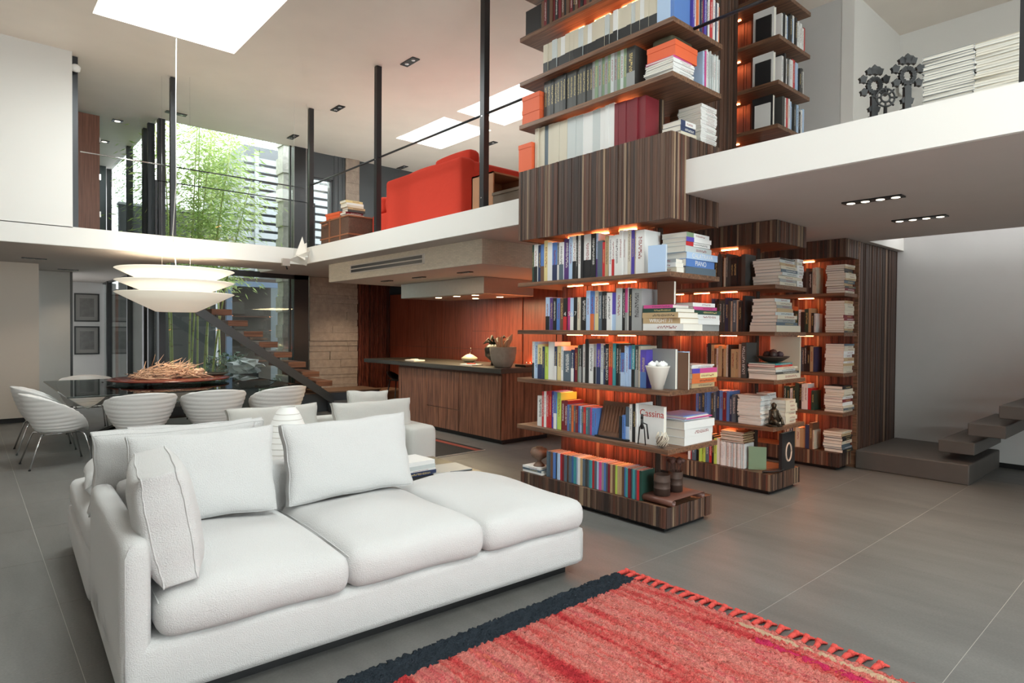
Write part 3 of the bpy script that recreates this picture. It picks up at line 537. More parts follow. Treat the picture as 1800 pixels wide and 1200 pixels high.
# upstairs near end
stack([(.040,.20,.17,'I'),(.045,.20,.17,'N'),(.040,.19,.17,'W/N')],4.05,2.69,2.980,'Y','small pile on the big slatted box','small books on the slatted box',.006,9)
stack([(.0125,.22,.21,'W') for _ in range(24)],4.29,2.67,2.980,'Y','tall white magazine pile upstairs','magazines piled on the slatted box',.004,10,'magazine','magazine')
stack([(.016,.26,.26,'W') for _ in range(8)]+[(.016,.25,.25,'M')],3.93,2.68,3.405,'Y','white magazine pile under the orange box','magazines under the orange box',.006,11,'magazine','magazine')
def row(x,y0,y1,z,codes,hr,where,group,seed,dep=.20,axis='Y',name='book',tr=(.02,.045)):
    """upright books from y1 (far) down to y0"""
    r=random.Random(seed); p=y1; n=0
    while p>y0+.012:
        t=min(r.uniform(*tr),p-y0); h=min(r.uniform(*hr),.37); c=r.choice(codes.split()); n+=1
        wd=BC[c.split('/')[0]][1]
        if axis=='Y': M=STAND(x+r.uniform(-.006,.012),p-t/2,z)
        else: M=Matrix.Translation((p-t/2,x+r.uniform(-.006,.01),z))@Matrix.Rotation(math.pi/2,4,'Z')
        book(t-.001,h,dep,c,M,f'{size_word(t,h)}{wd} {name}, {NTH[n-1]} {where}',name,group,name=name,rnd=r)
        p-=t
row(2.665,4.30,4.54,3.4058,'W W L Q M W',(.27,.31),'from screen end, near edge upstairs above orange lidded box','upright magazines at the near end upstairs',31,.2,'X','magazine',(.012,.02))
row(2.665,4.15,4.54,3.8008,'W R O N W L V',(.29,.33),'from screen end, near edge of second upstairs shelf','upright books at the near end upstairs',32,.2,'X','book',(.02,.035))
art=book(.03,.26,.2,'K',FACE_X(3.95,4.30,4.211,0),'dark art book displayed cover out on topmost shelf','book',pr=0)
# ---- middle bookcase (downstairs and upstairs)
Q2='middle bookcase'
row(5.60,2.98,3.38,1.9508,'K K D H F D H I K',(.26,.33),f'from kitchen side, top shelf of {Q2}','books on the middle bookcase',41)
row(5.60,2.98,3.38,1.5158,'K N D K I D K S',(.28,.35),f'from kitchen side, second shelf down of {Q2}','books on the middle bookcase',42)
row(5.60,3.02,3.40,1.0718,'H U I K T U W',(.27,.34),f'from kitchen side, third shelf down of {Q2}','books on the middle bookcase',43)
row(5.60,3.06,3.50,.6388,'N B K S D B I R U N',(.24,.31),f'from kitchen side, lowest shelf of {Q2}','books on the middle bookcase',44)
row(5.62,3.24,3.60,.1942,'W K R W S A A',(.24,.28),f'from kitchen side, plinth of {Q2}','books on the middle bookcase plinth',45,.185)
row(5.62,2.98,3.24,.1942,'W W W Q',(.235,.24),f'from kitchen side, white journals on plinth of {Q2}','white journals on the middle plinth',46,.185,'Y','journal',(.009,.014))
lv=book(.05,.34,.2,'D',STAND(5.59,2.985,1.0715),'dark book with LOUIS VUITTON lettered up its spine','book',title=('LOUIS VUITTON',.036,'up'))
stack([(.03,.34,.26,c) for c in 'I E I Q S I T Q'.split()]+[(.012,.30,.24,'K')],5.66,2.68,1.95,'Y',f'broad stack, top shelf of {Q2}','books stacked on the middle bookcase',.02,47)
stack([(.03,.135,.2,c) for c in 'W W I W Q W W I W'.split()],6.035,2.69,1.95,'Y',f'narrow white stack, top shelf of {Q2}','white books stacked on the middle bookcase',.004,48)
stack([(.06,.46,.27,'I'),(.03,.42,.26,'S'),(.03,.38,.25,'E'),(.034,.38,.25,'I'),(.03,.36,.24,'Q'),(.036,.36,.24,'T'),(.03,.34,.24,'E'),(.03,.33,.22,'I'),(.03,.30,.22,'Q')],5.62,2.68,1.515,'Y',f'stack on second shelf down of {Q2}','books stacked on the middle bookcase',.02,49)
zb=stack([(.05,.50,.275,'I'),(.022,.46,.275,'D'),(.022,.44,.27,'Q'),(.022,.44,.27,'I'),(.018,.40,.26,'R'),(.016,.38,.26,'C')],5.60,2.67,1.071,'Y',f'low stack under the fruit bowl on {Q2}','books under the fruit bowl',.012,50)
stack([(.0145,.20,.23,'W' if k%3 else 'Q') for k in range(19)],5.575,2.80,.638,'Y',f'tall magazine stack on lowest shelf of {Q2}','magazines stacked on the middle bookcase',.007,51,'magazine','magazine')
stack([(.038,.22,.17,'I') for k in range(6)],5.84,2.69,.638,'Y','cream volumes beside the seated figure','cream volumes beside the seated figure',.003,52)
stack([(.04,.20,.11,'W') for k in range(7)],5.84,2.872,.638,'Y','white volumes behind the seated figure','white volumes behind the seated figure',.003,53)
stack([(.012,.205,.24,'T' if k%2 else 'H') for k in range(9)],5.605,2.99,.437,'Y','brown magazine pile lying on the white journals','magazines on the journals',.01,54,'magazine','magazine')
board=book(.02,.40,.30,'I',FACE_X(6.14,2.99,1.072,0),'large cream panel book standing behind the fruit bowl','book',pr=0)
ab=book(.03,.36,.27,'K',STAND(5.80,2.715,.1935),'black art book with pale ring design on the middle plinth','book',pr=0)
gb=book(.012,.22,.16,'G',FACE_X(5.66,2.96,.1935,.55),'green picture book leaning open cover on middle plinth','book',pr=0)
for k,(z,cs) in enumerate(((ST+.002,'W W I K'),(3.405,'K W W C K D'),(3.80,'W K W W I'),(4.21,'W K S W'))):
    if k: row(2.70,5.68,6.16,z+.0008,'W K D W R L W K',(.24,.31),f'from screen end, {("floor row","first shelf","second shelf","third shelf")[k]} of the far tall bookcase upstairs','upright books on the far tall bookcase upstairs',60+k,.2,'X','book',(.022,.042))
    if k: book(.04,.29,.20,cs.split()[0],FACE_X(5.60,2.93,z+.001,0),f'{BC[cs.split()[0]][1]} binder facing out on {NTH[k-1]} upstairs shelf, far tall bookcase','binder',name='binder',pr=0); book(.012,.22,.15,cs.split()[1],FACE_X(5.575,2.90,z+.001,0),f'{BC[cs.split()[1]][1]} folder leaning on the binder, {NTH[k-1]} upstairs shelf','folder',name='folder',pr=0)
# ---- rear bookcase
Q3='rear bookcase'
for k,z in enumerate((1.95,1.515,1.071,.638,.1935)):
    wh=('top shelf','second shelf down','third shelf down','lowest shelf','plinth')[k]
    row(7.20,2.99,3.34,z+.0008,('K D I K I D','K F H W T R K','E K S N T K','R H K T F K W','H I N G E T H')[k],(.20,.30),f'from kitchen side, {wh} of {Q3}','paperbacks on the rear bookcase',70+k,.18,'Y','paperback',(.026,.045))
    stack([(random.Random(80+k*9+j).uniform(.02,.038),.27,.20,random.Random(180+k*9+j).choice('I T I K S I W D I U'.split())) for j in range((12,13,11,10,8)[k])],7.21,2.69,z,'Y',f'stack on {wh} of {Q3}','paperbacks stacked on the rear bookcase',.008,90+k,'paperback','paperback')
# ================================================================== sofas
def seam(mb, pts, r=.0035): mb.tube(pts+[pts[0]], r, 5)
def cushion_thing(name, label, w,h,t, M, mat, seed, group, pinch=.05, piping=True, wr=.0035, edge=.36):
    mb,rim=pillow(w,h,t,seed,22,pinch,wr,edge); root=link(name, mb.mesh(name,mat), None, label, 'cushion', group); root.matrix_basis=M
    if piping:
        for r in rim: s=MB(); seam(s,r); s.build('piping',mat,root)
    return root
def T(x,y,z): return Matrix.Translation((x,y,z))
def RX(a): return Matrix.Rotation(math.radians(a),4,'X')
def RY(a): return Matrix.Rotation(math.radians(a),4,'Y')
def RZ(a): return Matrix.Rotation(math.radians(a),4,'Z')
SR=math.radians(-2.4); SO=(.43,2.668,0)
sofa=thing('sofa','long white linen sofa with one arm and open chaise end','sofa',SO,SR)
def place(mb, name, mat, parent, x,y,z): mb.v=[(a+x,b+y,c+z) for a,b,c in mb.v]; return mb.build(name,mat,parent)
place(rbox(2.45,1.14,.225,.028,(14,8,3)),'base',linen,sofa,1.225,.57,.072)
bx(.10,2.38,.10,.98,0,.075).build('recessed_foot',blackp,sofa)
a=place(rbox(.105,1.14,.63,.045,(5,12,10)),'arm',linen,sofa,.0525,.57,.072); s=MB()
s.tube([(.014,-.002,.08),(.014,-.002,.64),(.03,-.004,.685),(.052,-.004,.70)],.0022,5); s.build('seam',linen,a)
place(rbox(1.62,.15,.42,.05,(10,5,6)),'backrest',linen,sofa,.92,1.065,.30)
for k,(x0,x1,y1,hh) in enumerate(((.115,.905,.985,.185),(.895,1.675,.985,.190),(1.665,2.44,1.12,.175))):
    c=place(rbox(x1-x0,y1+.035,hh,.075,(22,18,6),bulge=.058,under=.0,nz=.009,seed=40+k),'seat_cushion',linen,sofa,(x0+x1)/2,y1/2-.018,.292)
    w=x1-x0
    for q in (-1,1): s=MB(); s.tube([((x0+x1)/2+q*(w/2-.012),.02+.9*j/10*y1/.93,.292+hh-.035+.012*math.sin(j/10*3.14)) for j in range(11)],.0028,5); s.build('piping',linen,c)
M0=T(*SO)@Matrix.Rotation(SR,4,'Z')
GC='white linen cushions on the long sofa'
cushion_thing('cushion','upright white cushion wedged against the sofa arm',.64,.44,.25,M0@T(.238,.33,.500)@RZ(84)@RX(-10),linen,1,GC,.03,True,.003,.60)
cushion_thing('cushion','wide white cushion leaning on backrest beside the arm cushion',.70,.46,.19,M0@T(.475,.805,.512)@RZ(-4)@RX(-14),linen,2,GC)
cushion_thing('cushion','white cushion leaning before the books, nearest the chaise end',.78,.46,.19,M0@T(1.29,.81,.510)@RZ(-2)@RX(-13)@RY(-1.5),linen,3,GC)
# low back-to-back unit
unit=thing('sofa_unit','low white upholstered unit standing back to back with long sofa','sofa',(.47,3.84,0),SR)
place(rbox(1.0,1.36,.225,.028,(10,8,3)),'base',linen,unit,.50,.68,.072); bx(.08,.92,.08,1.28,0,.075).build('recessed_foot',blackp,unit)
c=place(rbox(.99,1.34,.19,.07,(12,12,5),bulge=.04,nz=.006,seed=51),'seat_cushion',linen,unit,.50,.68,.292)
M1=T(.47,3.84,0)@Matrix.Rotation(SR,4,'Z')
cushion_thing('cushion','white cushion leaning on back of long sofa, facing dining table',.82,.46,.19,M1@T(.43,.15,.505)@RZ(2)@RX(14),linen,4,'white cushions on the low unit')
cushion_thing('cushion','slumped white cushion at outer end of the low unit',.60,.34,.18,M1@T(.07,.82,.535)@RZ(86)@RX(58),linen,5,'white cushions on the low unit')
cushion_thing('cushion','white cushion tucked behind the wide sofa cushion',.74,.44,.17,M1@T(.60,.40,.50)@RZ(-4)@RX(16),linen,15,'white cushions on the low unit')
# sofa further back
far=thing('sofa','pale grey linen sofa further back, beside the kitchen rug','sofa',(1.62,4.95,0),SR*.5)
place(rbox(1.78,1.02,.225,.028,(10,8,3)),'base',linen2,far,.89,.51,.072); bx(.08,1.7,.08,.94,0,.075).build('recessed_foot',blackp,far)
place(rbox(.30,1.02,.53,.06,(6,8,8)),'arm',linen2,far,1.63,.51,.072); place(rbox(1.42,.16,.36,.05,(8,5,6)),'backrest',linen2,far,.71,.93,.29)
place(rbox(1.40,.86,.17,.06,(10,8,4),bulge=.03,nz=.006,seed=52),'seat_cushion',linen2,far,.71,.44,.292)
GF='grey linen cushions on the far sofa'
cushion_thing('cushion','grey linen cushion behind the paper lamp',.80,.34,.17,T(2.04,5.41,.495)@RX(-14)@RZ(2),linen2,6,GF)
cushion_thing('cushion','grey linen cushion resting beside the far sofa arm',.80,.35,.17,T(2.88,5.19,.495)@RX(-12)@RZ(-1),linen2,7,GF)
cushion_thing('cushion','grey cushion peeking out behind the far arm cushion',.42,.36,.15,T(3.06,5.66,.53)@RX(-10)@RZ(-6)@RY(4),linen2,8,GF)
# low tables, books and paper lamp between the sofas
tb=thing('coffee_table','low black table behind the sofa chaise holding books','table',(2.62,4.12,0),SR)
bx(-.42,.42,-.40,.40,.385,.41).build('tabletop',blackp,tb)
for a in (-1,1):
    for b in (-1,1): bx(a*.38-.02,a*.38+.02,b*.36-.02,b*.36+.02,0,.385).build('leg',blackp,tb)
z=.411
for i,(t,c) in enumerate(((.034,'N'),(.012,'W'),(.030,'Q'),(.030,'W'))):
    book(t,.34,.26,c,LIE_Y(2.36,3.93,z+t/2,.02*(i-1)),f'{BC[c][1]} book lying {("bottom","second","third","topmost")[i]} of pile on low black table','book','books piled on the low table'); z+=t+.0005
book(.008,.34,.27,'E/W',LIE_Y(2.66,3.90,.416,-.12),'grey photo magazine lying open-faced on low black table','magazine',name='magazine',pr=0)
tb2=thing('side_table','small white side table under the paper lamp','table',(1.70,4.30,0)); MB().lathe([(.15,0),(.15,.015),(.02,.02),(.02,.43),(.20,.435),(.20,.45)],24).build('pedestal',whitep,tb2)
pl=thing('paper_lamp','white ribbed paper lantern lamp standing behind the sofa cushions','lamp',(1.70,4.30,.451)); mb=MB(); pr=[]; N=12
for k in range(N+1):
    f=k/N; r=.17*(1-f)**.75*1.0+.055; zz=.06+.45*f; r = r if f>.12 else r*(.72+2.3*f); pr.append((r,zz-.010)); pr.append((r*.955,zz))
paper=plain('paper_shade',(.86,.86,.84),.8,emit=(1,.97,.92),es=.08); mb.lathe(pr,28,cap=False).build('shade',paper,pl)
r=MB()
for k in range(0,2*N,2): r.lathe([(pr[k][0]+.001,pr[k][1]-.0015),(pr[k][0]+.002,pr[k][1]),(pr[k][0]+.001,pr[k][1]+.0015)],28,cap=False)
r.build('ribs',plain('bamboo_rib',(.55,.52,.45),.7),pl); MB().lathe([(.09,0),(.09,.012),(.012,.02),(.012,.06)],20).build('foot',blackp,pl)
# ================================================================== rugs
rug=thing('rug','shaggy red and coral rug with navy border and red fringe','rug',(3.03,2.43,0),0)
def rug_mat():
    m,nt,p=_nt('red_shag'); tc=_n(nt,'ShaderNodeTexCoord'); mp=_n(nt,'ShaderNodeMapping'); mp.inputs['Scale'].default_value=(7.5,.55,1)
    n=_n(nt,'ShaderNodeTexNoise',i={'Scale':1.0,'Detail':5.0,'Roughness':.7}); cr=_n(nt,'ShaderNodeValToRGB'); E_=cr.color_ramp.elements
    E_[0].position=.26; E_[0].color=(.40,.028,.038,1); E_[1].position=.78; E_[1].color=(.66,.27,.21,1)
    for q,c in ((.38,(.55,.050,.055)),(.45,(.66,.12,.105)),(.53,(.70,.24,.20)),(.61,(.64,.11,.12)),(.70,(.74,.20,.12))): e=cr.color_ramp.elements.new(q); e.color=(*c,1)
    nz=_n(nt,'ShaderNodeTexNoise',i={'Scale':120.0,'Detail':3.0}); b=_n(nt,'ShaderNodeBump',i={'Strength':1.0,'Distance':.02}); mx=_n(nt,'ShaderNodeMix',data_type='RGBA',blend_type='MULTIPLY',i={0:.4})
    mr=_n(nt,'ShaderNodeMapRange',i={1:.3,2:.7,3:.5,4:1.6})
    nt.links.new(tc.outputs['Object'],mp.inputs[0]); nt.links.new(mp.outputs[0],n.inputs['Vector']); nt.links.new(n.outputs[0],cr.inputs[0]); nt.links.new(tc.outputs['Object'],nz.inputs['Vector']); nt.links.new(nz.outputs[0],b.inputs['Height']); nt.links.new(b.outputs[0],p.inputs['Normal'])
    nt.links.new(nz.outputs[0],mr.inputs[0]); nt.links.new(cr.outputs[0],mx.inputs[6]); nt.links.new(mr.outputs[0],mx.inputs[7]); nt.links.new(mx.outputs[2],p.inputs['Base Color']); p.inputs['Roughness'].default_value=1; p.inputs['Specular IOR Level'].default_value=.05
    return m
rugm=rug_mat(); navym=plain('navy_shag',(.028,.036,.046),1,bump=1,bscale=120,spec=.05); fr=plain('red_fringe',(.66,.075,.06),.9,bump=.6,bscale=200)
beigem=plain('beige_shag',(.55,.36,.24),1,bump=1,bscale=120,spec=.05); magm=plain('magenta_shag',(.48,.03,.09),1,bump=1,bscale=120,spec=.05)
def pile(x0,x1,y0,y1,nx,ny,seed,edge=None,h=.026):
    r=random.Random(seed); mb=MB(); fy=lambda i:(edge[i%len(edge)] if edge else 0)
    g=[[(x0+(x1-x0)*i/nx, y0+(y1-y0)*j/ny+(fy(i) if j==ny else 0), h+r.uniform(-.010,.010) if 0<i<nx and 0<j<ny else h*.55) for i in range(nx+1)] for j in range(ny+1)]
    vs=[v for q in g for v in q]; fs=[]
    for j in range(ny):
        for i in range(nx): a=j*(nx+1)+i; fs.append((a,a+1,a+nx+2,a+nx+1))
    mb.add(vs,fs,None,True); mb.box(x0,x1,y0,y1,.001,h*.5); return mb
# local frame: x from -2.6 (off to the left) to 0 (fringe side); y 0 at the navy edge, running towards the viewer
RW=-2.75
rr=random.Random(5); zig=[rr.uniform(-.022,.022) for _ in range(160)]
pile(RW,-.02,-2.35,-.155,240,190,1,zig).build('red_field',rugm,rug)
pile(RW,-.015,-.17,0,240,16,2,zig,.024).build('navy_border',navym,rug)
for i,(y0,y1,x0,x1,mt) in enumerate(((-2.3,-.80,-.10,-.065,beigem),(-2.3,-.95,-.20,-.15,magm))): pile(x0,x1,y0,y1,4,70,9+i,None,.031).build('stripe',mt,rug)
for k in range(24):
    y=-.02-.062*k; r=random.Random(100+k); mb=MB(); a=r.uniform(-.012,.012); L=r.uniform(.085,.11)
    mb.tube([(-.02,y,.014),(.02,y+a*.3,.016),(.045,y+a,.014)],[.011,.014,.013],6); mb.tube([(.042,y+a,.014),(.055,y+a,.018),(.066,y+a,.013)],[.014,.019,.014],6)
    for s in (-.025,-.012,0,.012,.024): mb.tube([(.060,y+a,.012),(.06+(L-.06)*.5,y+a+s*.6,.012),(L,y+a+s,.006)],[.009,.008,.005],5)
    mb.build('fringe_tassel',fr,rug)
r2=thing('rug','dark rug with brick-red stripe on kitchen side of sofas','rug',(4.5,6.6,0))
bx(-1.0,.42,-.53,1.1,.0015,.010).build('dark_field',plain('black_wool',(.018,.017,.018),1,bump=.6,bscale=150),r2); bx(.28,.36,-.525,1.095,.010,.0125).build('stripe',plain('brick_wool',(.22,.045,.03),1),r2); bx(-1.0,.42,-.535,-.525,.002,.0115).build('edging',plain('pale_edging',(.45,.42,.38),.9),r2)
# ================================================================== dining
dt=thing('dining_table','large smoked glass dining table on black steel base','table',(2.13,9.52,0))
bevel(bx(-1.30,1.30,-1.33,1.33,.738,.756).build('glass_top',tglass,dt),.003,2)
for a,b in ((-.55,-.45),(.55,-.45),(-.55,.45),(.55,.45)):
    m=MB(); m.tube([(a*1.5,b*1.6,.012),(a*.25,b*.25,.40),(a*1.3,b*1.4,.736)],[.035,.05,.035],4,sm=False); m.build('leg',darkm,dt)
bx(-.3,.3,-.25,.25,.33,.45).build('hub',darkm,dt)
tr=thing('tray','wide dark red lacquer turntable tray on the glass table','tray',(2.18,9.75,.757)); lac=plain('red_lacquer',(.16,.032,.022),.16)
MB().lathe([(.10,0),(.10,.03),(.72,.034),(.76,.040),(.76,.052),(.74,.056),(.05,.052)],48).build('disc',lac,tr)
twm=plain('dry_twig',(.60,.40,.28),.8,var=.3); tw=thing('twig_bundle','tangled heap of dry twigs and pods on red tray','twigs',(2.08,9.68,.819)); rr=random.Random(8); mb=MB()
for k in range(280):
    a=rr.uniform(0,6.28); q=rr.random()**.6; x=rr.uniform(-.40,.34); y=rr.uniform(-.22,.22); z=rr.uniform(.0,.22)*(1-abs(x)/.55); L=rr.uniform(.10,.30); an=rr.gauss(0,.8); el=rr.gauss(0,.35)
    d=Vector((math.cos(an)*math.cos(el),math.sin(an)*math.cos(el),math.sin(el)))*L; j=Vector((rr.gauss(0,.02),rr.gauss(0,.02),rr.gauss(0,.015))); p=Vector((x,y,max(.006,z)))
    e=p+d; e.z=max(.006,e.z); mid=(p+e)/2+j; mid.z=max(.008,mid.z); mb.tube([p,mid,e],[.006,.005,.003],4)
mb.build('twigs',twm,tw,kind='stuff'); mb=MB()
for k in range(60):
    c=Vector((rr.gauss(.30,.14),rr.gauss(0,.09),.022+rr.random()*.08)); r0=rr.uniform(.015,.032); mb.M=T(*c)@RX(rr.uniform(0,360))@RZ(rr.uniform(0,360)); mb.lathe([(.001,-r0),(r0*.7,-r0*.6),(r0,0),(r0*.6,r0*.7),(.001,r0*1.1)],6,cap=False)
mb.build('pods',plain('pale_pod',(.66,.45,.33),.8,var=.3),tw,kind='stuff')
sp=thing('stone_plate','round dark stone plate beside the twigs on tray','plate',(2.80,9.98,.8145)); MB().lathe([(.02,.0),(.16,.0),(.21,.02),(.21,.032),(.17,.026),(.01,.022)],28).build('plate',plain('dark_stone',(.08,.075,.06),.6,var=.3,vscale=9),sp)
# shell chairs
def shell(nu=64,nv=64):
    mb=MB()
    def fn(u,v):
        th=2*math.pi*u; c,s=math.cos(th),math.sin(th)      # th=0 at the back (-y)
        bk=(1+c)/2; side=s*s
        hh=.42*max(0,bk)**.55+.02*side-.035*(1-bk)**2     # rim height over the seat
        rs=.205; r1=.345+.035*bk-.05*(1-bk)**2
        if v<.45: f=v/.45; r=rs*f; z=-.012*(1-f*f)
        else:
            f=(v-.45)/.55; r=rs+(r1-rs)*(1-(1-f)**1.25*.999); z=hh*f**1.35
            z+=.0040*math.sin(f*hh*150)*min(1,bk*3); r+=.0040*math.cos(f*hh*150)*min(1,bk*3)
        return (r*s*1.03, -r*c*(.92), z+.372)
    mb.grid(fn,nu,nv,None,True); return mb
def chair(loc, rz, label):
    t=thing('shell_chair',label,'chair',loc,rz,'white shell chairs around the glass table')
    o=shell().build('shell',whitep,t); m=o.modifiers.new('thickness','SOLIDIFY'); m.thickness=.010
    for sx in (-1,1):
        for sy in (-1,1):
            m=MB(); m.tube([(sx*.13,sy*.16,.350),(sx*.19,sy*.19,.345),(sx*.215,sy*.205,.31),(sx*.25,sy*(.27 if sy>0 else .30),.012)],.0085,7); l=m.build('leg',chrome,t)
            MB().add([],[]); f=MB(); f.M=T(sx*.25,sy*(.27 if sy>0 else .30),0); f.lathe([(.012,0),(.012,.014)],8); f.build('foot',blackp,l)
    m=MB(); q=[(-.13,-.16,.350),(.13,-.16,.350),(.13,.16,.350),(-.13,.16,.350),(-.13,-.16,.350)]; m.tube(q,.0085,7); m.build('seat_frame',chrome,t)
    return t
c0=chair((1.50,8.07,0),0,'white shell chair at near side of glass table, behind sofa arm')
dup(c0,(2.26,8.03,0),math.radians(-4),'white shell chair at near side of glass table, behind grey cushion')
dup(c0,(3.02,8.02,0),math.radians(14),'white shell chair at near side of glass table, closest to stairs')
dup(c0,(.78,8.47,0),math.radians(-84),'white shell chair at wall end of glass table, legs standing clear')
dup(c0,(.76,9.55,0),math.radians(-90),'white shell chair hidden behind the one at the wall end')
dup(c0,(1.35,10.98,0),math.radians(176),'white shell chair across the glass table, seen through it')
dup(c0,(2.55,10.98,0),math.radians(184),'white shell chair across the glass table, below the twigs')
# pendant of three stacked bowls
shades=[plain(f'opal_shade_{k}',(.85,.80,.70),.5,emit=(1,.90,.72),es=e) for k,e in enumerate((.30,.42,.6))]
pd=thing('pendant_lamp','three-tier pendant lamp of stacked cream cones over table','lamp',(2.2,9.5,1.735),world=True)
for k,(zr,rb_,zb) in enumerate(((1.985,.25,1.735),(2.145,.38,2.00),(2.305,.44,2.165))):
    m=MB(); m.M=T(2.2,9.5,0); m.lathe([(.02,zb+.004),(rb_,zb),(.5*(rb_+.735),zb+(zr-zb)*.49),(.735,zr),(.725,zr+.006),(.5*(rb_+.735),zb+(zr-zb)*.49+.010),(rb_-.01,zb+.012),(.02,zb+.014)],48,cap=False); m.build('shade',shades[k],pd)
MB().tube([(1.915,8.26,ZC-.01),(1.93,8.35,4.3),(1.99,8.6,3.3),(2.03,8.95,2.72),(2.2,9.5,2.33)],.006,6).build('cord',whitep,pd)
MB().tube([(2.2,9.5,1.75),(2.2,9.5,2.34)],.018,8).build('stem',chrome,pd)
for (a,b) in ((2.35,9.40),(2.05,9.62)): MB().tube([(a,b,2.0),(a*.999,b,ZC-.01)],.0012,4).build('wire',chrome,pd)
l=bpy.data.lights.new('pendant_bulb','POINT'); l.energy=16; l.color=(1,.83,.62); l.shadow_soft_size=.12; o=bpy.data.objects.new('pendant_bulb',l); COL.objects.link(o); o.parent=pd; o.matrix_parent_inverse=T(-2.2,-9.5,-1.735); o.location=(2.2,9.5,2.42)
l=bpy.data.lights.new('pendant_downlight','SPOT'); l.energy=55; l.color=(1,.84,.62); l.spot_size=1.9; l.spot_blend=.6; l.shadow_soft_size=.15; o=bpy.data.objects.new('pendant_downlight',l); COL.objects.link(o); o.parent=pd; o.matrix_parent_inverse=T(-2.2,-9.5,-1.735); o.location=(2.2,9.5,1.72)
# ================================================================== kitchen
isl=thing('kitchen_island','rosewood kitchen island with flush doors under dark stone worktop','kitchen island',(5.78,7.5,0),world=True)
bx(5.32,6.24,6.22,8.78,.06,.945).build('carcass',blackp,isl); bx(5.36,6.2,6.26,8.74,0,.06).build('kickboard',blackp,isl)  # carcass coloured black so the gaps between doors read as shade
for y0,y1,z0,z1 in ((7.971,8.79,.065,.915),(7.145,7.963,.372,.915),(7.145,7.656,.065,.364),(7.664,7.963,.065,.364),(6.21,7.137,.065,.915)): bevel(bx(5.300,5.322,y0,y1,z0,z1).build('door',islw,isl),.0015,1)
bx(5.30,6.24,6.205,6.222,.065,.945).build('end_panel',islw,isl); bx(5.305,5.32,6.22,8.78,.918,.945).build('finger_groove',plain('groove',(.10,.035,.02),.5),isl)
wt=thing('worktop','dark stone worktop overhanging the island at the stool end','worktop',(5.78,7.9,.95),world=True); bevel(bx(5.25,6.30,6.17,9.87,.9455,1.01).build('slab',plain('dark_counter',(.055,.052,.045),.33,var=.2,vscale=30),wt),.003,1)
hd=thing('cooker_hood','brushed steel box hood hanging over the island','cooker hood',(5.9,7.8,2.03),world=True); bevel(bx(5.40,6.35,6.72,8.89,2.025,2.258).build('box',steel,hd),.004,1)
hl=plain('hood_light',(1,.9,.7),.4,emit=(1,.78,.42),es=14)
for (x,y) in ((5.55,7.1),(5.55,7.55),(6.1,7.2),(6.1,7.8),(5.6,8.1)):
    m=MB(); m.M=T(x,y,0); m.lathe([(.05,2.018),(.05,2.0245)],16); m.build('downlight',hl,hd)
bx(5.45,6.30,6.80,8.5,2.0205,2.0248).build('filter_grille',steel,hd)
l=bpy.data.lights.new('hood_lamp','AREA'); l.shape='RECTANGLE'; l.size=.7; l.size_y=1.5; l.energy=55; l.color=(1,.78,.45); o=bpy.data.objects.new('hood_lamp',l); COL.objects.link(o); o.parent=hd; o.matrix_parent_inverse=T(-5.9,-7.8,-2.03); o.location=(5.87,7.6,2.012)
def mosaic():
    m,nt,p=_nt('stone_mosaic'); tc=_n(nt,'ShaderNodeTexCoord'); sp=_n(nt,'ShaderNodeSeparateXYZ'); cb=_n(nt,'ShaderNodeCombineXYZ'); ad=_n(nt,'ShaderNodeMath',operation='ADD')
    b=_n(nt,'ShaderNodeTexBrick',i={'Scale':14.0,'Mortar Size':.012,'Brick Width':.9,'Row Height':.28}); b.inputs['Color1'].default_value=(.76,.67,.55,1); b.inputs['Color2'].default_value=(.68,.60,.49,1); b.inputs['Mortar'].default_value=(.46,.40,.32,1)
    nt.links.new(tc.outputs['Object'],sp.inputs[0]); nt.links.new(sp.outputs[0],ad.inputs[0]); nt.links.new(sp.outputs[1],ad.inputs[1]); nt.links.new(ad.outputs[0],cb.inputs[0]); nt.links.new(sp.outputs[2],cb.inputs[1]); nt.links.new(cb.outputs[0],b.inputs['Vector']); nt.links.new(b.outputs[0],p.inputs['Base Color']); p.inputs['Roughness'].default_value=.7
    return m
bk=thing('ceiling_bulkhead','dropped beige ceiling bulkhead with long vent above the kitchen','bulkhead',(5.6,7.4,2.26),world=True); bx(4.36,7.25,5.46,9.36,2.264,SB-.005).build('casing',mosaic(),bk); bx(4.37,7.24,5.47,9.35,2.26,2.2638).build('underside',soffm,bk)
g=bx(4.348,4.361,6.62,8.62,2.345,2.475).build('vent_frame',wbeige,bk)
for z in (2.362,2.418): bx(4.3455,4.350,6.66,8.58,z,z+.040).build('slot',blackp,g)
cab=thing('tall_cabinets','wall of tall red wood kitchen cabinets behind the island','cabinet',(7.0,9.5,0),world=True); bx(6.82,7.25,5.0,11.64,0,2.255).build('carcass',blackp,cab)  # black carcass puts the dark of the door gaps into colour
ys=[11.64,10.95,10.22,9.72,8.79,8.12,7.46]
for i in range(6):
    for z0,z1 in ((.08,1.185),(1.19,2.25)) if i!=4 else ((.08,1.185),(1.19,1.50),(1.505,2.25)): bx(6.80,6.821,ys[i+1]+.004,ys[i]-.004,z0,z1).build('door',redw,cab)
for y0,y1 in ((6.7,7.44),(5.9,6.68),(5.05,5.88)): bx(6.81,6.822,y0,y1,.95,2.25).build('splash_panel',redw,cab)
bx(6.45,6.82,5.05,7.44,.90,.95).build('counter',blackp,cab); bx(6.50,6.81,5.05,7.44,.0,.90).build('base_unit',redw,cab); bx(6.76,6.80,5.2,7.3,.952,.958).build('led_strip',ledm,cab)
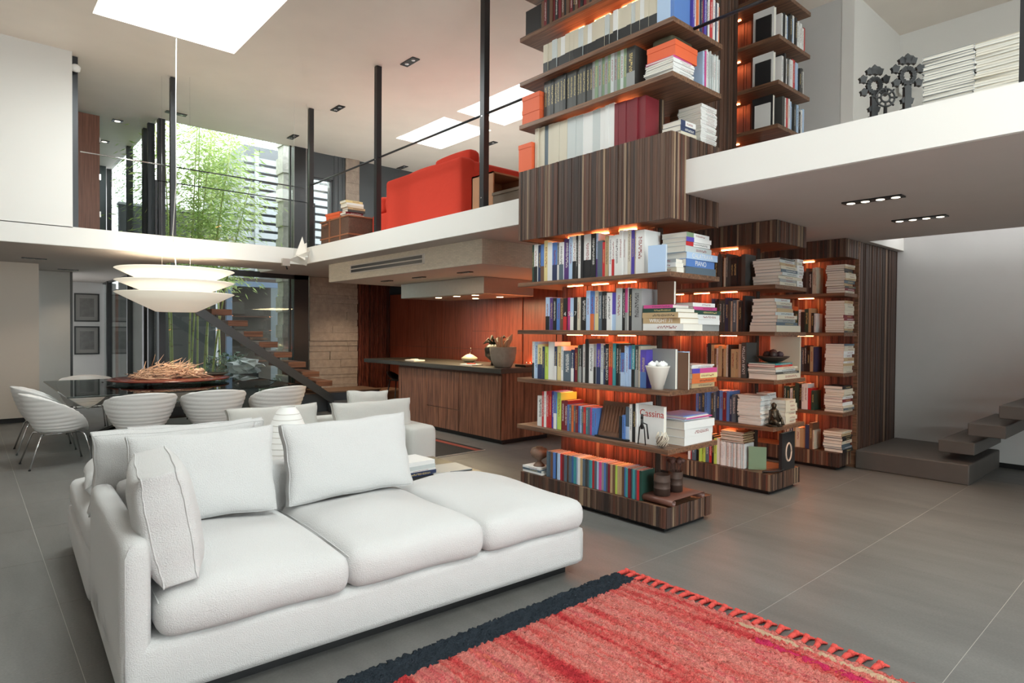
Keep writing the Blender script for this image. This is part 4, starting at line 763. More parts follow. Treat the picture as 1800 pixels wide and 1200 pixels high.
# relief wall of bark-like strips
m=MB(); rr=random.Random(4); x=6.06
while x<6.79:
    w=rr.uniform(.018,.034); d=rr.uniform(.0,.05); c=rr.choice([(.14,.035,.022),(.10,.025,.018),(.19,.05,.03),(.07,.022,.016)]); ph=rr.uniform(0,6); n=26; vs=[]; fs=[]
    for k in range(n+1):
        z=.30+(SB-.32)*k/n; o=.010*math.sin(z*9+ph)+.007*math.sin(z*23+ph*2); vs+=[(x+o*.3,11.70,z),(x+o*.3,11.665-d-o,z),(x+w+o*.3,11.665-d*.8-o,z),(x+w+o*.3,11.70,z)]
    for k in range(n):
        a=k*4; fs+=[(a,a+1,a+5,a+4),(a+1,a+2,a+6,a+5),(a+2,a+3,a+7,a+6)]
    m.add(vs,fs,c); x+=w
bw=struct('wall_relief', bx(6.055,6.80,11.69,11.74,0,SB-.01), redw); m.build('relief_strips',attr_wood('bark_wood',.5),bw,kind='stuff')
# things on the worktop
sb=thing('stone_bowl','rough stone mortar bowl filled with dried pods on worktop','bowl',(5.52,6.44,1.011)); m=MB(); m.lathe([(.09,0),(.12,.01),(.165,.10),(.182,.20),(.185,.275),(.165,.278),(.155,.22),(.03,.20)],22,cap=True); rr=random.Random(3)
m.v=[(x*(1+rr.uniform(-.025,.025)),y*(1+rr.uniform(-.025,.025)),z) for x,y,z in m.v]; m.build('bowl',plain('rough_stone',(.34,.29,.24),.9,bump=.8,bscale=40,var=.25,vscale=14),sb)
m=MB()
for k in range(16):
    a=rr.uniform(0,6.28); q=rr.uniform(.2,.95); e=Vector((math.cos(a)*.17*q,math.sin(a)*.17*q,.33+rr.random()*.12)); m.tube([(math.cos(a)*.05,math.sin(a)*.05,.205),e*.75+Vector((0,0,.08)),e],[.010,.016,.003],5)
m.tube([(.0,0,.22),(.03,-.04,.31),(.06,-.08,.39),(.07,-.11,.45)],[.03,.045,.035,.005],8); m.build('dried_pods',plain('dry_pod',(.55,.33,.22),.8,var=.3),sb)
bp=thing('black_pot','black leafy sculptural pot behind the stone bowl','pot',(5.82,6.95,1.011)); m=MB(); m.lathe([(.08,0),(.07,.05),(.16,.13),(.17,.24),(.11,.30),(.02,.29)],16); m.build('body',blackp,bp); m=MB()
for k in range(9): a=k*.7; m.tube([(0,0,.27),(math.cos(a)*.12,math.sin(a)*.12,.34+.04*(k%3)),(math.cos(a)*.2,math.sin(a)*.2,.30)],[.02,.018,.003],5)
m.build('leaves',plain('dark_leaf',(.03,.03,.02),.6),bp)
vs=thing('vessel','small pale ceramic vessel on far side of worktop','vessel',(5.95,7.75,1.011)); m=MB(); m.lathe([(.06,0),(.12,.04),(.13,.07),(.05,.12),(.02,.13)],18); m.build('body',plain('celadon',(.60,.56,.42),.3),vs); MB().tube([(0,0,.12),(.03,0,.19),(.02,0,.23)],.004,5).build('handle',chrome,vs)
for i,(x,y,c) in enumerate(((5.50,8.62,(.8,.78,.7)),(5.45,7.05,(.5,.05,.04)))):
    t=thing('paper_pile',('white paper pile near the stool end of worktop','papers with red object near the stone bowl')[i],'papers',(x,y,1.011)); bx(-.10,.10,-.14,.14,0,.018).build('sheets',plain('paper',(.8,.78,.72),.8),t); bx(-.05,.03,-.06,.05,.0182,.032).build('cover',plain(f'cover_{i}',c,.6),t)
bt=thing('black_tray','black tray of utensils beside the stone bowl','tray',(5.98,6.30,1.011)); bx(-.22,.28,-.06,.16,0,.03).build('tray',blackp,bt)
for k in range(5): MB().tube([(-.15+.07*k,.0,.035),(-.12+.07*k,.03,.07),(-.05+.06*k,.06,.05)],.005,5).build('utensil',chrome,bt)
st=thing('bar_stool','black bar stool tucked under the worktop overhang','stool',(5.72,9.50,0)); m=MB(); m.grid(lambda u,v:(.20*math.cos(6.283*u)*(.35+.65*v),.20*math.sin(6.283*u)*(.35+.65*v),.64+ (.14*max(0,-math.cos(6.283*u)*.6+math.sin(6.283*u)*.8)*v*v)),24,6,None,True); s=m.build('seat',blackp,st); s.modifiers.new('t','SOLIDIFY').thickness=.02
bevel(bx(-.135,.135,-.135,.135,.625,.645).build('seat_pan',blackp,st),.01,2)
for a in (-1,1):
    for b in (-1,1): MB().tube([(a*.10,b*.10,.63),(a*.20,b*.20,0)],.010,6).build('leg',darkm,st)
# ================================================================== stairs
stp=thing('staircase','floating wood stair with dark steel stringer beside courtyard glazing','staircase',(4.9,10.9,0),world=True)
for k in range(11):
    xr=4.975-.2465*k; zt=.593+.1755*k; bevel(bx(xr-.31,xr,10.52,11.45,zt-.095,zt).build('tread',treadw,stp),.004,1)
sl=(1.777-.348)/(2.814-4.884); f=lambda x:.348+(x-4.884)*sl
m=MB(); xs_=[4.98,2.05]; vs=[]
for y in (10.47,10.50): vs+=[(xs_[0],y,f(xs_[0])+.04),(xs_[1],y,f(xs_[1])+.04),(xs_[1],y,f(xs_[1])-.12),(xs_[0],y,f(xs_[0])-.12)]
m.add(vs,[(0,1,2,3),(7,6,5,4),(0,4,5,1),(1,5,6,2),(2,6,7,3),(3,7,4,0)]); m.build('stringer',plain('stringer_steel',(.10,.105,.11),.35,.7),stp)
for k in range(11): bx(4.975-.2465*k-.25,4.975-.2465*k-.22,10.50,10.54,f(4.975-.2465*k-.23)-.05,.593+.1755*k-.09).build('bracket',darkm,stp)
p=thing('stair_landing','brown topped stair plinth against the stone wall','plinth',(5.2,11.2,0),world=True); bx(4.42,6.12,10.86,11.60,0,.335).build('base',dgrey,p); bx(4.42,6.14,10.84,11.605,.335,.36).build('top',plain('brown_leather',(.22,.13,.08),.6),p)
p=thing('step_block','small dark step block in front of the stair plinth','step',(5.3,10.5,0)); bx(-.3,.35,-.2,.25,0,.20).build('block',dgrey,p)
p=thing('bench_plinth','low brown kitchen bench plinth under the relief wall','plinth',(6.45,11.3,0),world=True); bx(6.17,6.795,11.05,11.60,0,.27).build('base',plain('brown_bench',(.20,.10,.06),.6),p); bx(6.16,6.797,11.0,11.605,.27,.30).build('top',plain('tan_top',(.30,.17,.10),.6),p)
# right stair: stone platform with cantilevered steps
csm=plain('dark_basalt',(.095,.085,.078),.55,bump=.1,bscale=80,var=.15,vscale=6)
p=thing('stone_platform','raised dark stone platform at foot of the cantilevered steps','platform',(8.1,2.1,0),world=True); bevel(bx(7.486,8.79,1.60,2.655,.0,.205).build('block',csm,p),.012,2)
for k in range(6):
    p=thing('stair_step',('lowest dark cantilevered step over the stone platform','second dark cantilevered step by the grey wall','third dark cantilevered step by the grey wall')[min(k,2)] if k<3 else f'dark cantilevered step by the grey wall, {NTH[k]} up','step',(8.1,1.75-.25*k,.41+.2*k),group='cantilevered stair steps',world=True); y=1.90-.25*k
    bevel(bx(7.62,8.79,y-.31,y,.285+.2*k,.41+.2*k).build('tread',csm,p),.006,1)
# ================================================================== posts and rails
def post(x,y,label): 
    t=thing('steel_post',label,'post',(x,y,ST),group='steel posts between gallery floor and ceiling'); h=ZC-ST-.006; m=MB().box(-.035,.035,-.035,.035,.0,h); m.build('shaft',darkm,t)
    for z in (.10,.95): 
        q=MB(); q.M=T(-.036,0,z)@RY(-90); q.lathe([(.006,0),(.006,.003)],8); q.build('screw',chrome,t)
for x,y,l in ((4.10,5.11,'black steel post beside the open wood crate'),(4.10,7.35,'black steel post before the red sofa end'),(4.10,9.46,'black steel post at the corner of gallery and bridge'),(2.18,9.60,'black steel post on the bridge behind pendant cord'),(1.075,9.735,'black steel post at end of the white upper wall'),(4.11,.66,'grey steel post beside magazine piles at frame edge')): post(x,y,l)
rl=thing('handrail','thin steel handrail along the gallery edge','railing',(FX+.04,4,ST),world=True)
for y0,y1 in ((-3.4,.64),(.73,2.62),(4.34,5.06),(5.16,7.30),(7.40,9.42)): MB().tube([(FX+.04,y0,3.77),(FX+.04,y1,3.77)],.013,8).build('rail',darkm,rl)
r2=thing('handrail','thin steel handrail along the near edge of the bridge','railing',(2.5,9.6,ST),world=True)
for x0,x1 in ((1.12,2.14),(2.22,4.05)): MB().tube([(x0,9.60,3.745),(x1,9.60,3.745)],.009,8).build('rail',chrome if x0<2 else darkm,r2)
r3=thing('handrail','thin steel handrail along the courtyard edge of the bridge','railing',(3.4,10.7,ST),world=True); MB().tube([(2.2,10.70,3.755),(4.70,10.70,3.755)],.009,8).build('rail',darkm,r3)
for x in (2.2,4.70): bx(x-.015,x+.015,10.685,10.715,2.79,3.76).build('stanchion',darkm,r3)
# ================================================================== upstairs furniture
rs=thing('sofa','bright red fabric sofa on the gallery seen from behind','sofa',(4.5,7.0,ST),world=True)
place(rbox(.24,1.80,.82,.06,(5,14,8)),'backrest',redf,rs,4.62,6.96,ST+.01); place(rbox(.80,1.80,.40,.05,(6,10,5)),'seat',redf,rs,5.10,6.96,ST+.01); place(rbox(.95,.22,.80,.06,(8,5,8)),'arm',redf,rs,5.15,6.17,ST+.01)
for y,h in ((6.55,.32),(7.25,.27)): place(rbox(.20,.78,h,.07,(5,8,5),bulge=.02,seed=int(y*10)),'back_cushion',redf,rs,4.80,y,ST+.66)
place(rbox(.85,.50,.42,.06,(6,8,5)),'chaise',redf,rs,5.0,8.14,ST+.01); place(rbox(.55,.24,.26,.10,(6,6,6)),'bolster',redf,rs,4.9,8.02,ST+.42)
place(rbox(.5,.30,.26,.08,(6,6,6)),'bolster',redf,rs,4.85,8.25,ST+.42)
cr=thing('wood_crate','open tan wood crate beside the red gallery sofa','crate',(4.55,5.4,ST),world=True); tan=plain('tan_wood',(.42,.20,.10),.6,var=.15); cx0,cx1,cy0,cy1,cz0,cz1=4.33,4.78,5.24,5.62,ST+.001,ST+.45
for a in ((cx0,cx0+.018,cy0,cy1,cz0,cz1),(cx1-.018,cx1,cy0,cy1,cz0,cz1),(cx0,cx1,cy1-.018,cy1,cz0,cz1)): bx(*a).build('side',tan,cr)
bx(cx0,cx1,cy0,cy1,cz1-.018,cz1).build('lid',tan,cr); bx(cx0,cx1,cy0,cy1,cz0,cz0+.018).build('bottom',tan,cr)
cr=thing('storage_box','low dark brown box in front of the open crate','box',(4.5,5.1,ST),world=True); bx(4.30,4.75,4.60,5.20,ST+.001,ST+.17).build('body',plain('brown_card',(.11,.075,.05),.7),cr); bx(4.29,4.76,4.59,5.21,ST+.17,ST+.20).build('lid',plain('brown_card2',(.13,.09,.06),.7),cr)
tk=thing('trunk','old brown wicker trunk with leather straps on the gallery','trunk',(4.5,9.0,ST),world=True); bevel(bx(4.22,4.78,8.42,9.36,ST+.001,ST+.40).build('body',plain('wicker',(.11,.055,.035),.8,bump=1,bscale=60,var=.4,vscale=40),tk),.02,2); lea=plain('leather',(.30,.11,.05),.5)
for y in (8.66,9.02): bx(4.213,4.787,y,y+.035,ST+.002,ST+.407).build('strap',lea,tk)
for z in (ST+.11,ST+.375): bx(4.212,4.788,8.41,9.37,z,z+.02).build('binding',lea,tk)
MB().tube([(4.20,9.06,ST+.33),(4.16,9.15,ST+.31),(4.20,9.25,ST+.33)],.014,6).build('handle',lea,tk)
ob=thing('hat_box','flat orange box lying on the wicker trunk','box',(4.45,9.10,ST+.4085),.1); bevel(bx(-.16,.16,-.2,.2,0,.10).build('body',orangef,ob),.01,1); bx(-.165,.165,-.205,.205,.07,.11).build('lid',orangef,ob)
stack([(.035,.28,.20,c) for c in 'I U D T I W Y'.split()],4.30,8.62,ST+.4085,'Y','pile on the wicker trunk','books piled on the trunk',.02,120)
# black carved ornaments and paper piles at the right end of the gallery
def ornament(label,x,y,h,seed):
    t=thing('carved_ornament',label,'ornament',(x,y,ST),math.radians(-45)); rr=random.Random(seed); m=MB(); s=h
    def blob(cx,cz,r,n=11): m.add([(cx+math.cos(a)*q,yy,cz+math.sin(a)*q) for yy in (-.012,.012) for a,q in [(6.283*k/n, r*(1 if k%2 else .68)) for k in range(n)]],[tuple(range(n)),tuple(range(2*n-1,n-1,-1))]+[(k,n+k,n+(k+1)%n,(k+1)%n) for k in range(n)])
    s=s*.62; m.box(-.030*s/.4,.030*s/.4,-.014,.014,0,h*.52); m.box(-.10*s/.4,.10*s/.4,-.03,.03,0,.02)
    for k in range(16): a=6.283*k/16; q=.058*s/.4; blob(math.cos(a)*q,h*.70+math.sin(a)*q*1.2,.026*s/.4)
    for cx,cz,r in ((0,.94,.055),(-.05,.92,.04),(.05,.92,.04),(-.11,.80,.045),(.11,.80,.045),(-.10,.60,.042),(.10,.60,.042),(0,.52,.04),(-.03,.34,.034),(.03,.34,.034),(-.05,.16,.04),(.05,.14,.04),(0,.06,.06)): blob(cx*s/.4,h*cz,r*s/.4)
    m.build('fretwork',blackp,t); return t
ornament('black carved cross ornament nearest the white wall end',4.36,1.47,.41,1); ornament('taller black carved cross ornament beside the magazine pile',4.36,1.285,.42,2)
t=thing('wheel_ornament','small black openwork wheel ornament between the carved crosses','ornament',(4.27,1.375,ST),math.radians(-45)); m=MB(); m.M=T(0,0,.165)@RX(90)
for r in (.028,.055): m.tube([(math.cos(6.283*k/20)*r,math.sin(6.283*k/20)*r,0) for k in range(21)],.006,5)
for k in range(8): a=.785*k; m.tube([(math.cos(a)*.028,math.sin(a)*.028,0),(math.cos(a)*.07,math.sin(a)*.07,0)],.006,5)
m.build('wheel',blackp,t); MB().lathe([(.04,0),(.012,.02),(.010,.11)],10).build('stem',blackp,t)
stack([(.015,.22,.26,'R' if k in (1,) else 'W' if k%2 else 'E') for k in range(27)],4.42,.96,ST,'Y','tall grey magazine pile beside the carved crosses','magazines piled on the gallery floor',.006,130,'magazine','magazine')
stack([(.016,.20,.26,'W' if k%3 else 'Q') for k in range(16)],4.66,.92,ST,'Y','lower magazine pile behind the tall grey pile','magazines piled on the gallery floor',.012,131,'magazine','magazine')
stack([(.016,.24,.22,'W' if k%2 else 'I') for k in range(25)],4.42,.74,ST,'Y','magazine pile beside the grey steel post','magazines piled on the gallery floor',.008,132,'magazine','magazine')
t=thing('wall_speaker','small white box fixed in corner of upstairs white wall','speaker',(8.08,2.40,4.25)); bevel(bx(-.06,.06,-.05,.05,0,.16).build('case',whitep,t),.015,2)
t=thing('sensor','small white dome sensor on end of upper white wall','sensor',(1.075,9.60,4.80)); MB().lathe([(.001,-.06),(.045,-.05),(.055,0),(.03,.03)],14).build('dome',whitep,t)
# orange storage boxes on the upstairs shelves
def obox(label,x0,x1,y0,y1,z,h,lidh=.04):
    t=thing('orange_box',label,'box',(x0,y0,z),world=True,group='orange storage boxes on the bookcase'); bx(x0,x1,y0,y1,z+.001,z+h-.002).build('body',orangef,t); bx(x0-.003,x1+.003,y0-.003,y1+.003,z+h-lidh,z+h).build('lid',orangef,t)
obox('tall orange box at kitchen end of the big slatted box',3.90,4.10,4.17,4.345,2.9795,.255); obox('lower orange box of two on first upstairs shelf',3.90,4.12,4.07,4.30,3.405,.14); obox('upper orange box of two on first upstairs shelf',3.90,4.12,4.072,4.298,3.545,.125); obox('orange lidded box resting on a white magazine pile',3.95,4.24,2.68,2.93,3.551,.12)
obox('large orange box on gallery floor under the far tall bookcase',5.64,5.98,2.70,2.95,ST,.40,.05)
t=thing('folded_bag','dark olive folded bag on the orange lidded box','bag',(4.09,2.80,3.672)); m=rbox(.26,.18,.05,.02,(8,6,3),.02,0,.01,4); m.build('fabric',plain('olive',(.06,.055,.03),.8),t)
# ================================================================== small things on the shelves
t=thing('vase','tapered white ceramic vase holding pale shells','vase',(3.925,2.785,1.0718)); MB().lathe([(.043,0),(.046,.03),(.050,.032),(.088,.165),(.093,.178),(.083,.178),(.045,.05),(.01,.045)],28).build('vase',plain('white_ceramic',(.72,.68,.62),.4),t)
for k,(a,b) in enumerate(((-.035,.025),(.03,.03),(.0,-.035),(.045,-.02))): 
    m=MB(); m.M=T(a,b,.182); m.lathe([(.001,-.03),(.03,-.01),(.032,.012),(.001,.034)],12,cap=False); m.build('shell',whitep,t)
t=thing('carved_slab','carved brown wood slab leaning on lowest bookcase shelf','carving',(3.94,3.16,.640)); m=MB(); m.M=RX(0)@RY(14); m.box(0,.022,-.10,.22,0,.30); m.build('slab',plain('bronze_wood',(.15,.07,.04),.45,.2,bump=.8,bscale=25,var=.3,vscale=20),t); m=MB(); m.M=RY(14)
for k in range(9): m.box(-.006,0,-.08+.032*k,-.065+.032*k,.05,.26)
m.build('relief',plain('bronze_wood2',(.20,.09,.05),.45,.2),t); bx(-.03,.05,-.11,.23,-.001,.012).build('foot',blackp,t)
t=thing('wire_figure','black thin metal figure standing before the Cassina book','figurine',(3.90,2.905,.640)); m=MB()
for a in (-.035,.035): m.tube([(0,a,0),(0,a*.6,.13),(0,0,.17)],.005,6)
m.tube([(0,0,.17),(0,-.045,.16),(0,-.06,.05)],.006,6); m.tube([(0,0,.12),(0,0,.20)],[.012,.010],8); m.tube([(0,0,.20),(0,0,.235)],[.012,.009],8); m.build('figure',blackp,t)
t=thing('wire_ball','small ball ornament wrapped in pale twigs on shelf','ornament',(3.905,2.725,.640)); m=MB(); m.M=T(0,0,.045); m.lathe([(.001,-.044),(.03,-.033),(.044,0),(.03,.033),(.001,.044)],12,cap=False); m.build('ball',plain('ball',(.18,.14,.11),.6),t); m=MB(); rr=random.Random(9)
for k in range(14): a=rr.uniform(0,6.28); m.tube([(math.cos(a)*.045,math.sin(a)*.045,.02),(math.cos(a+1)*.05,math.sin(a+1)*.05,.07),(math.cos(a+1.5)*.03,math.sin(a+1.5)*.03,.115)],.0025,4)
m.build('twigs',plain('bone',(.7,.62,.5),.7),t)
t=thing('stone_urn','small brown stone urn standing on white books at plinth end','urn',(4.02,4.16,.2515)); MB().lathe([(.055,0),(.05,.012),(.018,.04),(.022,.055),(.07,.085),(.085,.125),(.07,.16),(.035,.17),(.03,.18)],20).build('urn',plain('brown_stone',(.22,.13,.09),.5,var=.3,vscale=30),t)
stack([(.019,.26,.17,'W'),(.019,.25,.17,'S'),(.018,.22,.16,'W')],3.925,4.29,.1935,'X','white books under the stone urn','books under the stone urn',.006,140)
for i,(x,y,r,h,l) in enumerate(((4.02,2.80,.062,.155,'nearer dark rusted pot on the scroll tray'),(4.20,2.80,.056,.155,'further dark rusted pot with dry pods on scroll tray'))):
    t=thing('rusted_pot',l,'pot',(x,y,.257)); m=MB().lathe([(r,0),(r,.05),(r+.003,.053),(r,.056),(r,.10),(r+.003,.103),(r,.106),(r,h),(r-.006,h),(r-.006,.012),(.005,.010)],24); m.build('pot',plain('rust',(.075,.045,.035),.6,.3,var=.3,vscale=30),t)
    if i:
        for k in range(6): a=k*1.05; q=MB(); q.tube([(0,0,.02),(math.cos(a)*.03,math.sin(a)*.03,.18),(math.cos(a)*.05,math.sin(a)*.05,.235)],.003,4); q.M=T(math.cos(a)*.05,math.sin(a)*.05,.24); q.lathe([(.001,-.025),(.022,-.008),(.022,.01),(.001,.02)],8,cap=False); q.build('pod_stem',plain('pod_brown',(.10,.045,.035),.7),t)
t=thing('scroll_tray','brown leather tray with rolled ends on the plinth','tray',(4.16,2.792,.1945)); m=MB(); pts=[]
for k in range(13): a=math.radians(-90-300*k/12); pts.append((-.20+.026*math.cos(a),.030+.026*math.sin(a)))
prof=list(reversed([(-.20+.026*math.cos(math.radians(90+30*k)),.032+.026*math.sin(math.radians(90+30*k))) for k in range(11)]))+[(-.1,.058),(.1,.058)]+[(.20+.026*math.cos(math.radians(90-30*k)),.032+.026*math.sin(math.radians(90-30*k))) for k in range(11)]
vs=[(x,y,z) for y in (-.14,.13) for x,z in prof]; n=len(prof); m.add(vs,[(i,i+1,n+i+1,n+i) for i in range(n-1)],None,True); o=m.build('leather',plain('tray_leather',(.13,.05,.035),.4),t); o.modifiers.new('t','SOLIDIFY').thickness=.005
t=thing('fruit_bowl','dark wooden bowl of fruit on books, middle bookcase','bowl',(5.80,2.80,1.2225)); MB().lathe([(.04,0),(.08,.012),(.14,.05),(.15,.062),(.135,.056),(.02,.02)],24).build('bowl',plain('dark_bowl',(.05,.028,.02),.5),t)
for k,(a,b,c) in enumerate(((-.06,-.03,(.05,.03,.03)),(.03,-.05,(.06,.03,.04)),(.07,.03,(.25,.05,.03)),(-.02,.05,(.05,.03,.03)),(0,0,(.12,.04,.03)))):
    m=MB(); m.M=T(a,b,.075+.02*(k==4)); m.lathe([(.001,-.036),(.028,-.024),(.038,0),(.028,.024),(.001,.034)],12,cap=False); m.build('fruit',plain(f'fruit_{k}',c,.5),t)
t=thing('seated_figure','small dark bronze seated figure before the cream volumes','figurine',(5.655,2.715,.639)); m=MB(); m.M=Matrix.Identity(4)
m.tube([(0,0,.02),(0,0,.06),(0,.0,.10),(0,0,.145),(0,0,.165)],[.045,.05,.040,.045,.020],10); m.tube([(0,0,.16),(0,0,.175),(0,0,.20),(0,0,.218)],[.014,.022,.026,.008],10)
for s in (-1,1): m.tube([(s*.04,0,.14),(s*.06,-.02,.10),(s*.035,-.05,.07)],[.015,.014,.011],7); m.tube([(s*.03,0,.03),(s*.07,-.04,.06),(s*.04,-.07,.015)],[.024,.022,.015],7)
m.lathe([(.075,0),(.075,.012),(.06,.02)],16); m.build('figure',plain('bronze',(.06,.045,.03),.35,.7),t)
t=thing('leaf_dish','dark leaf-shaped dish at edge of the middle plinth','dish',(5.70,2.735,.195),-.3); m=MB(); m.grid(lambda u,v:((u-.5)*.26,(v-.5)*.10*math.sin(math.pi*min(.98,max(.02,u))),.004+.02*abs(v-.5)*2),14,6); o=m.build('dish',blackp,t); o.modifiers.new('t','SOLIDIFY').thickness=.006
m=MB(); m.M=T(.135,-.0165,.17)@RX(90)
m.tube([(math.cos(6.283*k/24)*.055,math.sin(6.283*k/24)*.085,0) for k in range(25)],.009,5); m.build('ring_print',plain('ring',(.62,.45,.36),.6),ab)
# framed pictures
def picture(label,x,y,z,w,h,rz=0):
    t=thing('framed_picture',label,'picture',(x,y,z),rz); m=MB(); m.box(-w/2,w/2,-.02,0,0,.03).box(-w/2,w/2,-.02,0,h-.03,h).box(-w/2,-w/2+.03,-.02,0,.03,h-.03).box(w/2-.03,w/2,-.02,0,.03,h-.03); m.build('frame',blackp,t)
    bx(-w/2+.03,w/2-.03,-.008,-.002,.03,h-.03).build('mat',plain('passepartout',(.22,.21,.20),.3),t); bx(-w/2+.10,w/2-.10,-.010,-.008,.11,h-.11).build('print',plain('photo_print',(.13,.125,.12),.25,var=.6,vscale=9),t)
picture('upper of two framed pictures at corridor end',2.06,16.695,1.645,.47,.63); picture('lower of two framed pictures at corridor end',2.06,16.695,.915,.47,.63)
picture('upper dark frame seen edge-on by the beige wall',.885,13.08,1.60,.62,.74,math.pi/2); picture('lower dark frame seen edge-on by the beige wall',.885,13.08,.82,.62,.74,math.pi/2)
# suspended winged pendant at the corner of the void
t=thing('sail_lamp','white folded sail pendant with grey clamp hung at bridge corner','lamp',(3.85,9.38,2.50),world=True); sailm=plain('sail_paper',(.82,.78,.72),.7)
for (a,b,c) in (((3.70,9.38,2.56),(4.02,9.42,2.50),(4.0,9.25,2.72)),((3.82,9.40,2.62),(3.95,9.42,2.95),(3.99,9.30,2.62)),((3.80,9.36,2.66),(4.02,9.46,2.66),(3.9,9.2,2.56)),((3.95,9.44,2.82),(4.03,9.44,2.86),(3.97,9.30,2.66))):
    m=MB(); m.add([a,b,c],[(0,1,2)]); o=m.build('sail',sailm,t); o.modifiers.new('t','SOLIDIFY').thickness=.004
bx(3.62,3.73,9.35,9.41,2.47,2.58).build('clamp',steel,t); MB().tube([(3.68,9.38,2.47),(3.70,9.38,2.42)],.012,6).build('knob',blackp,t)
for x,y in ((3.80,9.38),(3.96,9.30)): MB().tube([(x,y,2.60),(x,y,ZC-.005)],.0015,4).build('wire',whitep,t)
# recessed spotlights
bulb=plain('spot_bulb',(1,.9,.8),.3,emit=(1,.88,.7),es=5)
def spot(label,x,y,z,n,L,w,axis,lit=True):
    t=thing('recessed_spotlight',label,'spotlight',(x,y,z-.012),0 if axis=='X' else math.pi/2,group='recessed ceiling spotlights'); f=MB().box(-L/2,L/2,-w/2,w/2,.0,.0115); f.build('housing',blackp,t)
    for k in range(n): m=MB(); m.M=T(-L/2+L*(k+.5)/n,0,-.004); m.lathe([(w*.18,0),(w*.30,.003)],12); m.build('bulb',bulb if lit else chrome,t)
for a in ((4.33,6.94,'in ceiling above the red sofa'),(4.40,9.15,'in ceiling above the trunk'),(4.45,11.04,'in ceiling beside courtyard glass'),(2.58,11.14,'in ceiling behind the bridge post'),(7.0,12.2-.7,'in far gallery ceiling'),(7.31,8.93,'in ceiling above red sofa arm')): spot('black recessed twin spotlight '+a[2],a[0],a[1],ZC,2,.30,.11,'Y' if a[0]>3 else 'X',False)
for a in ((1.94,12.21,'nearer, above upstairs corridor'),(1.97,13.71,'farther, above upstairs corridor')): spot('single square recessed spotlight '+a[2],a[0],a[1],ZC,1,.15,.14,'X')
spot('lit four-lamp recessed spotlight nearer under the gallery',5.26,1.77,SB-.004,4,.42,.10,'Y'); spot('lit four-lamp recessed spotlight further under the gallery',6.40,1.77,SB-.004,4,.42,.10,'Y')
for y,l in ((6.41,'nearest bookcase'),(7.49,'middle of three'),(8.38,'nearest stairs')): spot(f'recessed spotlight under kitchen bulkhead, {l}',4.84,y,2.26,3,.26,.07,'Y',False)
spot('recessed spotlight in soffit before the beige wall',.785,11.6,SB-.015,3,.30,.08,'X',False); spot('recessed spotlight in soffit before the corridor wall',1.38,13.38,SB-.015,3,.30,.08,'X',False)
for k,(x,y,z,e) in enumerate(((5.26,1.77,SB-.03,80),(6.40,1.77,SB-.03,80),(5.3,-.6,SB-.03,60),(4.84,7.49,2.235,45),(4.84,8.38,2.235,45),(5.6,10.9,SB-.03,60),(.785,11.6,SB-.045,22),(1.38,13.38,SB-.045,18),(4.40,9.15,ZC-.03,40))):  # stair-side fill spot has no fixture, added to brighten the stone wall
    l=bpy.data.lights.new('spot_or_fill','SPOT'); l.energy=e; l.color=(1,.78,.56); l.spot_size=1.7; l.spot_blend=.8; l.shadow_soft_size=.08; o=bpy.data.objects.new('spot_or_fill',l); COL.objects.link(o); o.location=(x,y,z)
# ================================================================== courtyard outside the glazing
struct('ground_courtyard', bx(2.45,16,11.75,26,-.06,-.02), plain('gravel',(.22,.21,.19),.95,bump=1,bscale=60,var=.4,vscale=50))
sc_=thing('stone_pier','tall pier of stacked rough stone blocks in the courtyard','pier',(4.98,12.6,0)); rr=random.Random(12); z=0; k=0; sm=plain('pale_travertine',(.52,.50,.46),.9,bump=1,bscale=30,var=.35,vscale=14)
while z<5.3:
    h=rr.uniform(.22,.34); w=.15+(.028 if k%2 else 0); bx(-w,w,-w,w,z+.002,z+h-.002).build('stone',sm,sc_); z+=h; k+=1
def leafmat(n,c):
    m,nt,p=_nt(n); p.inputs['Base Color'].default_value=(*c,1); p.inputs['Roughness'].default_value=.5; t=_n(nt,'ShaderNodeBsdfTranslucent'); t.inputs[0].default_value=(*[min(1,v*1.25) for v in c],1); mx=_n(nt,'ShaderNodeMixShader',i={0:.5}); nt.links.new(p.outputs[0],mx.inputs[1]); nt.links.new(t.outputs[0],mx.inputs[2]); nt.links.new(mx.outputs[0],nt.nodes['Material Output'].inputs[0]); return m
leafm=[leafmat(f'bamboo_leaf_{i}',c) for i,c in enumerate(((.36,.47,.15),(.47,.56,.22),(.27,.39,.11)))]; culmm=plain('bamboo_culm',(.40,.46,.16),.45,var=.2,vscale=6); nodem=plain('bamboo_node',(.30,.26,.12),.6)
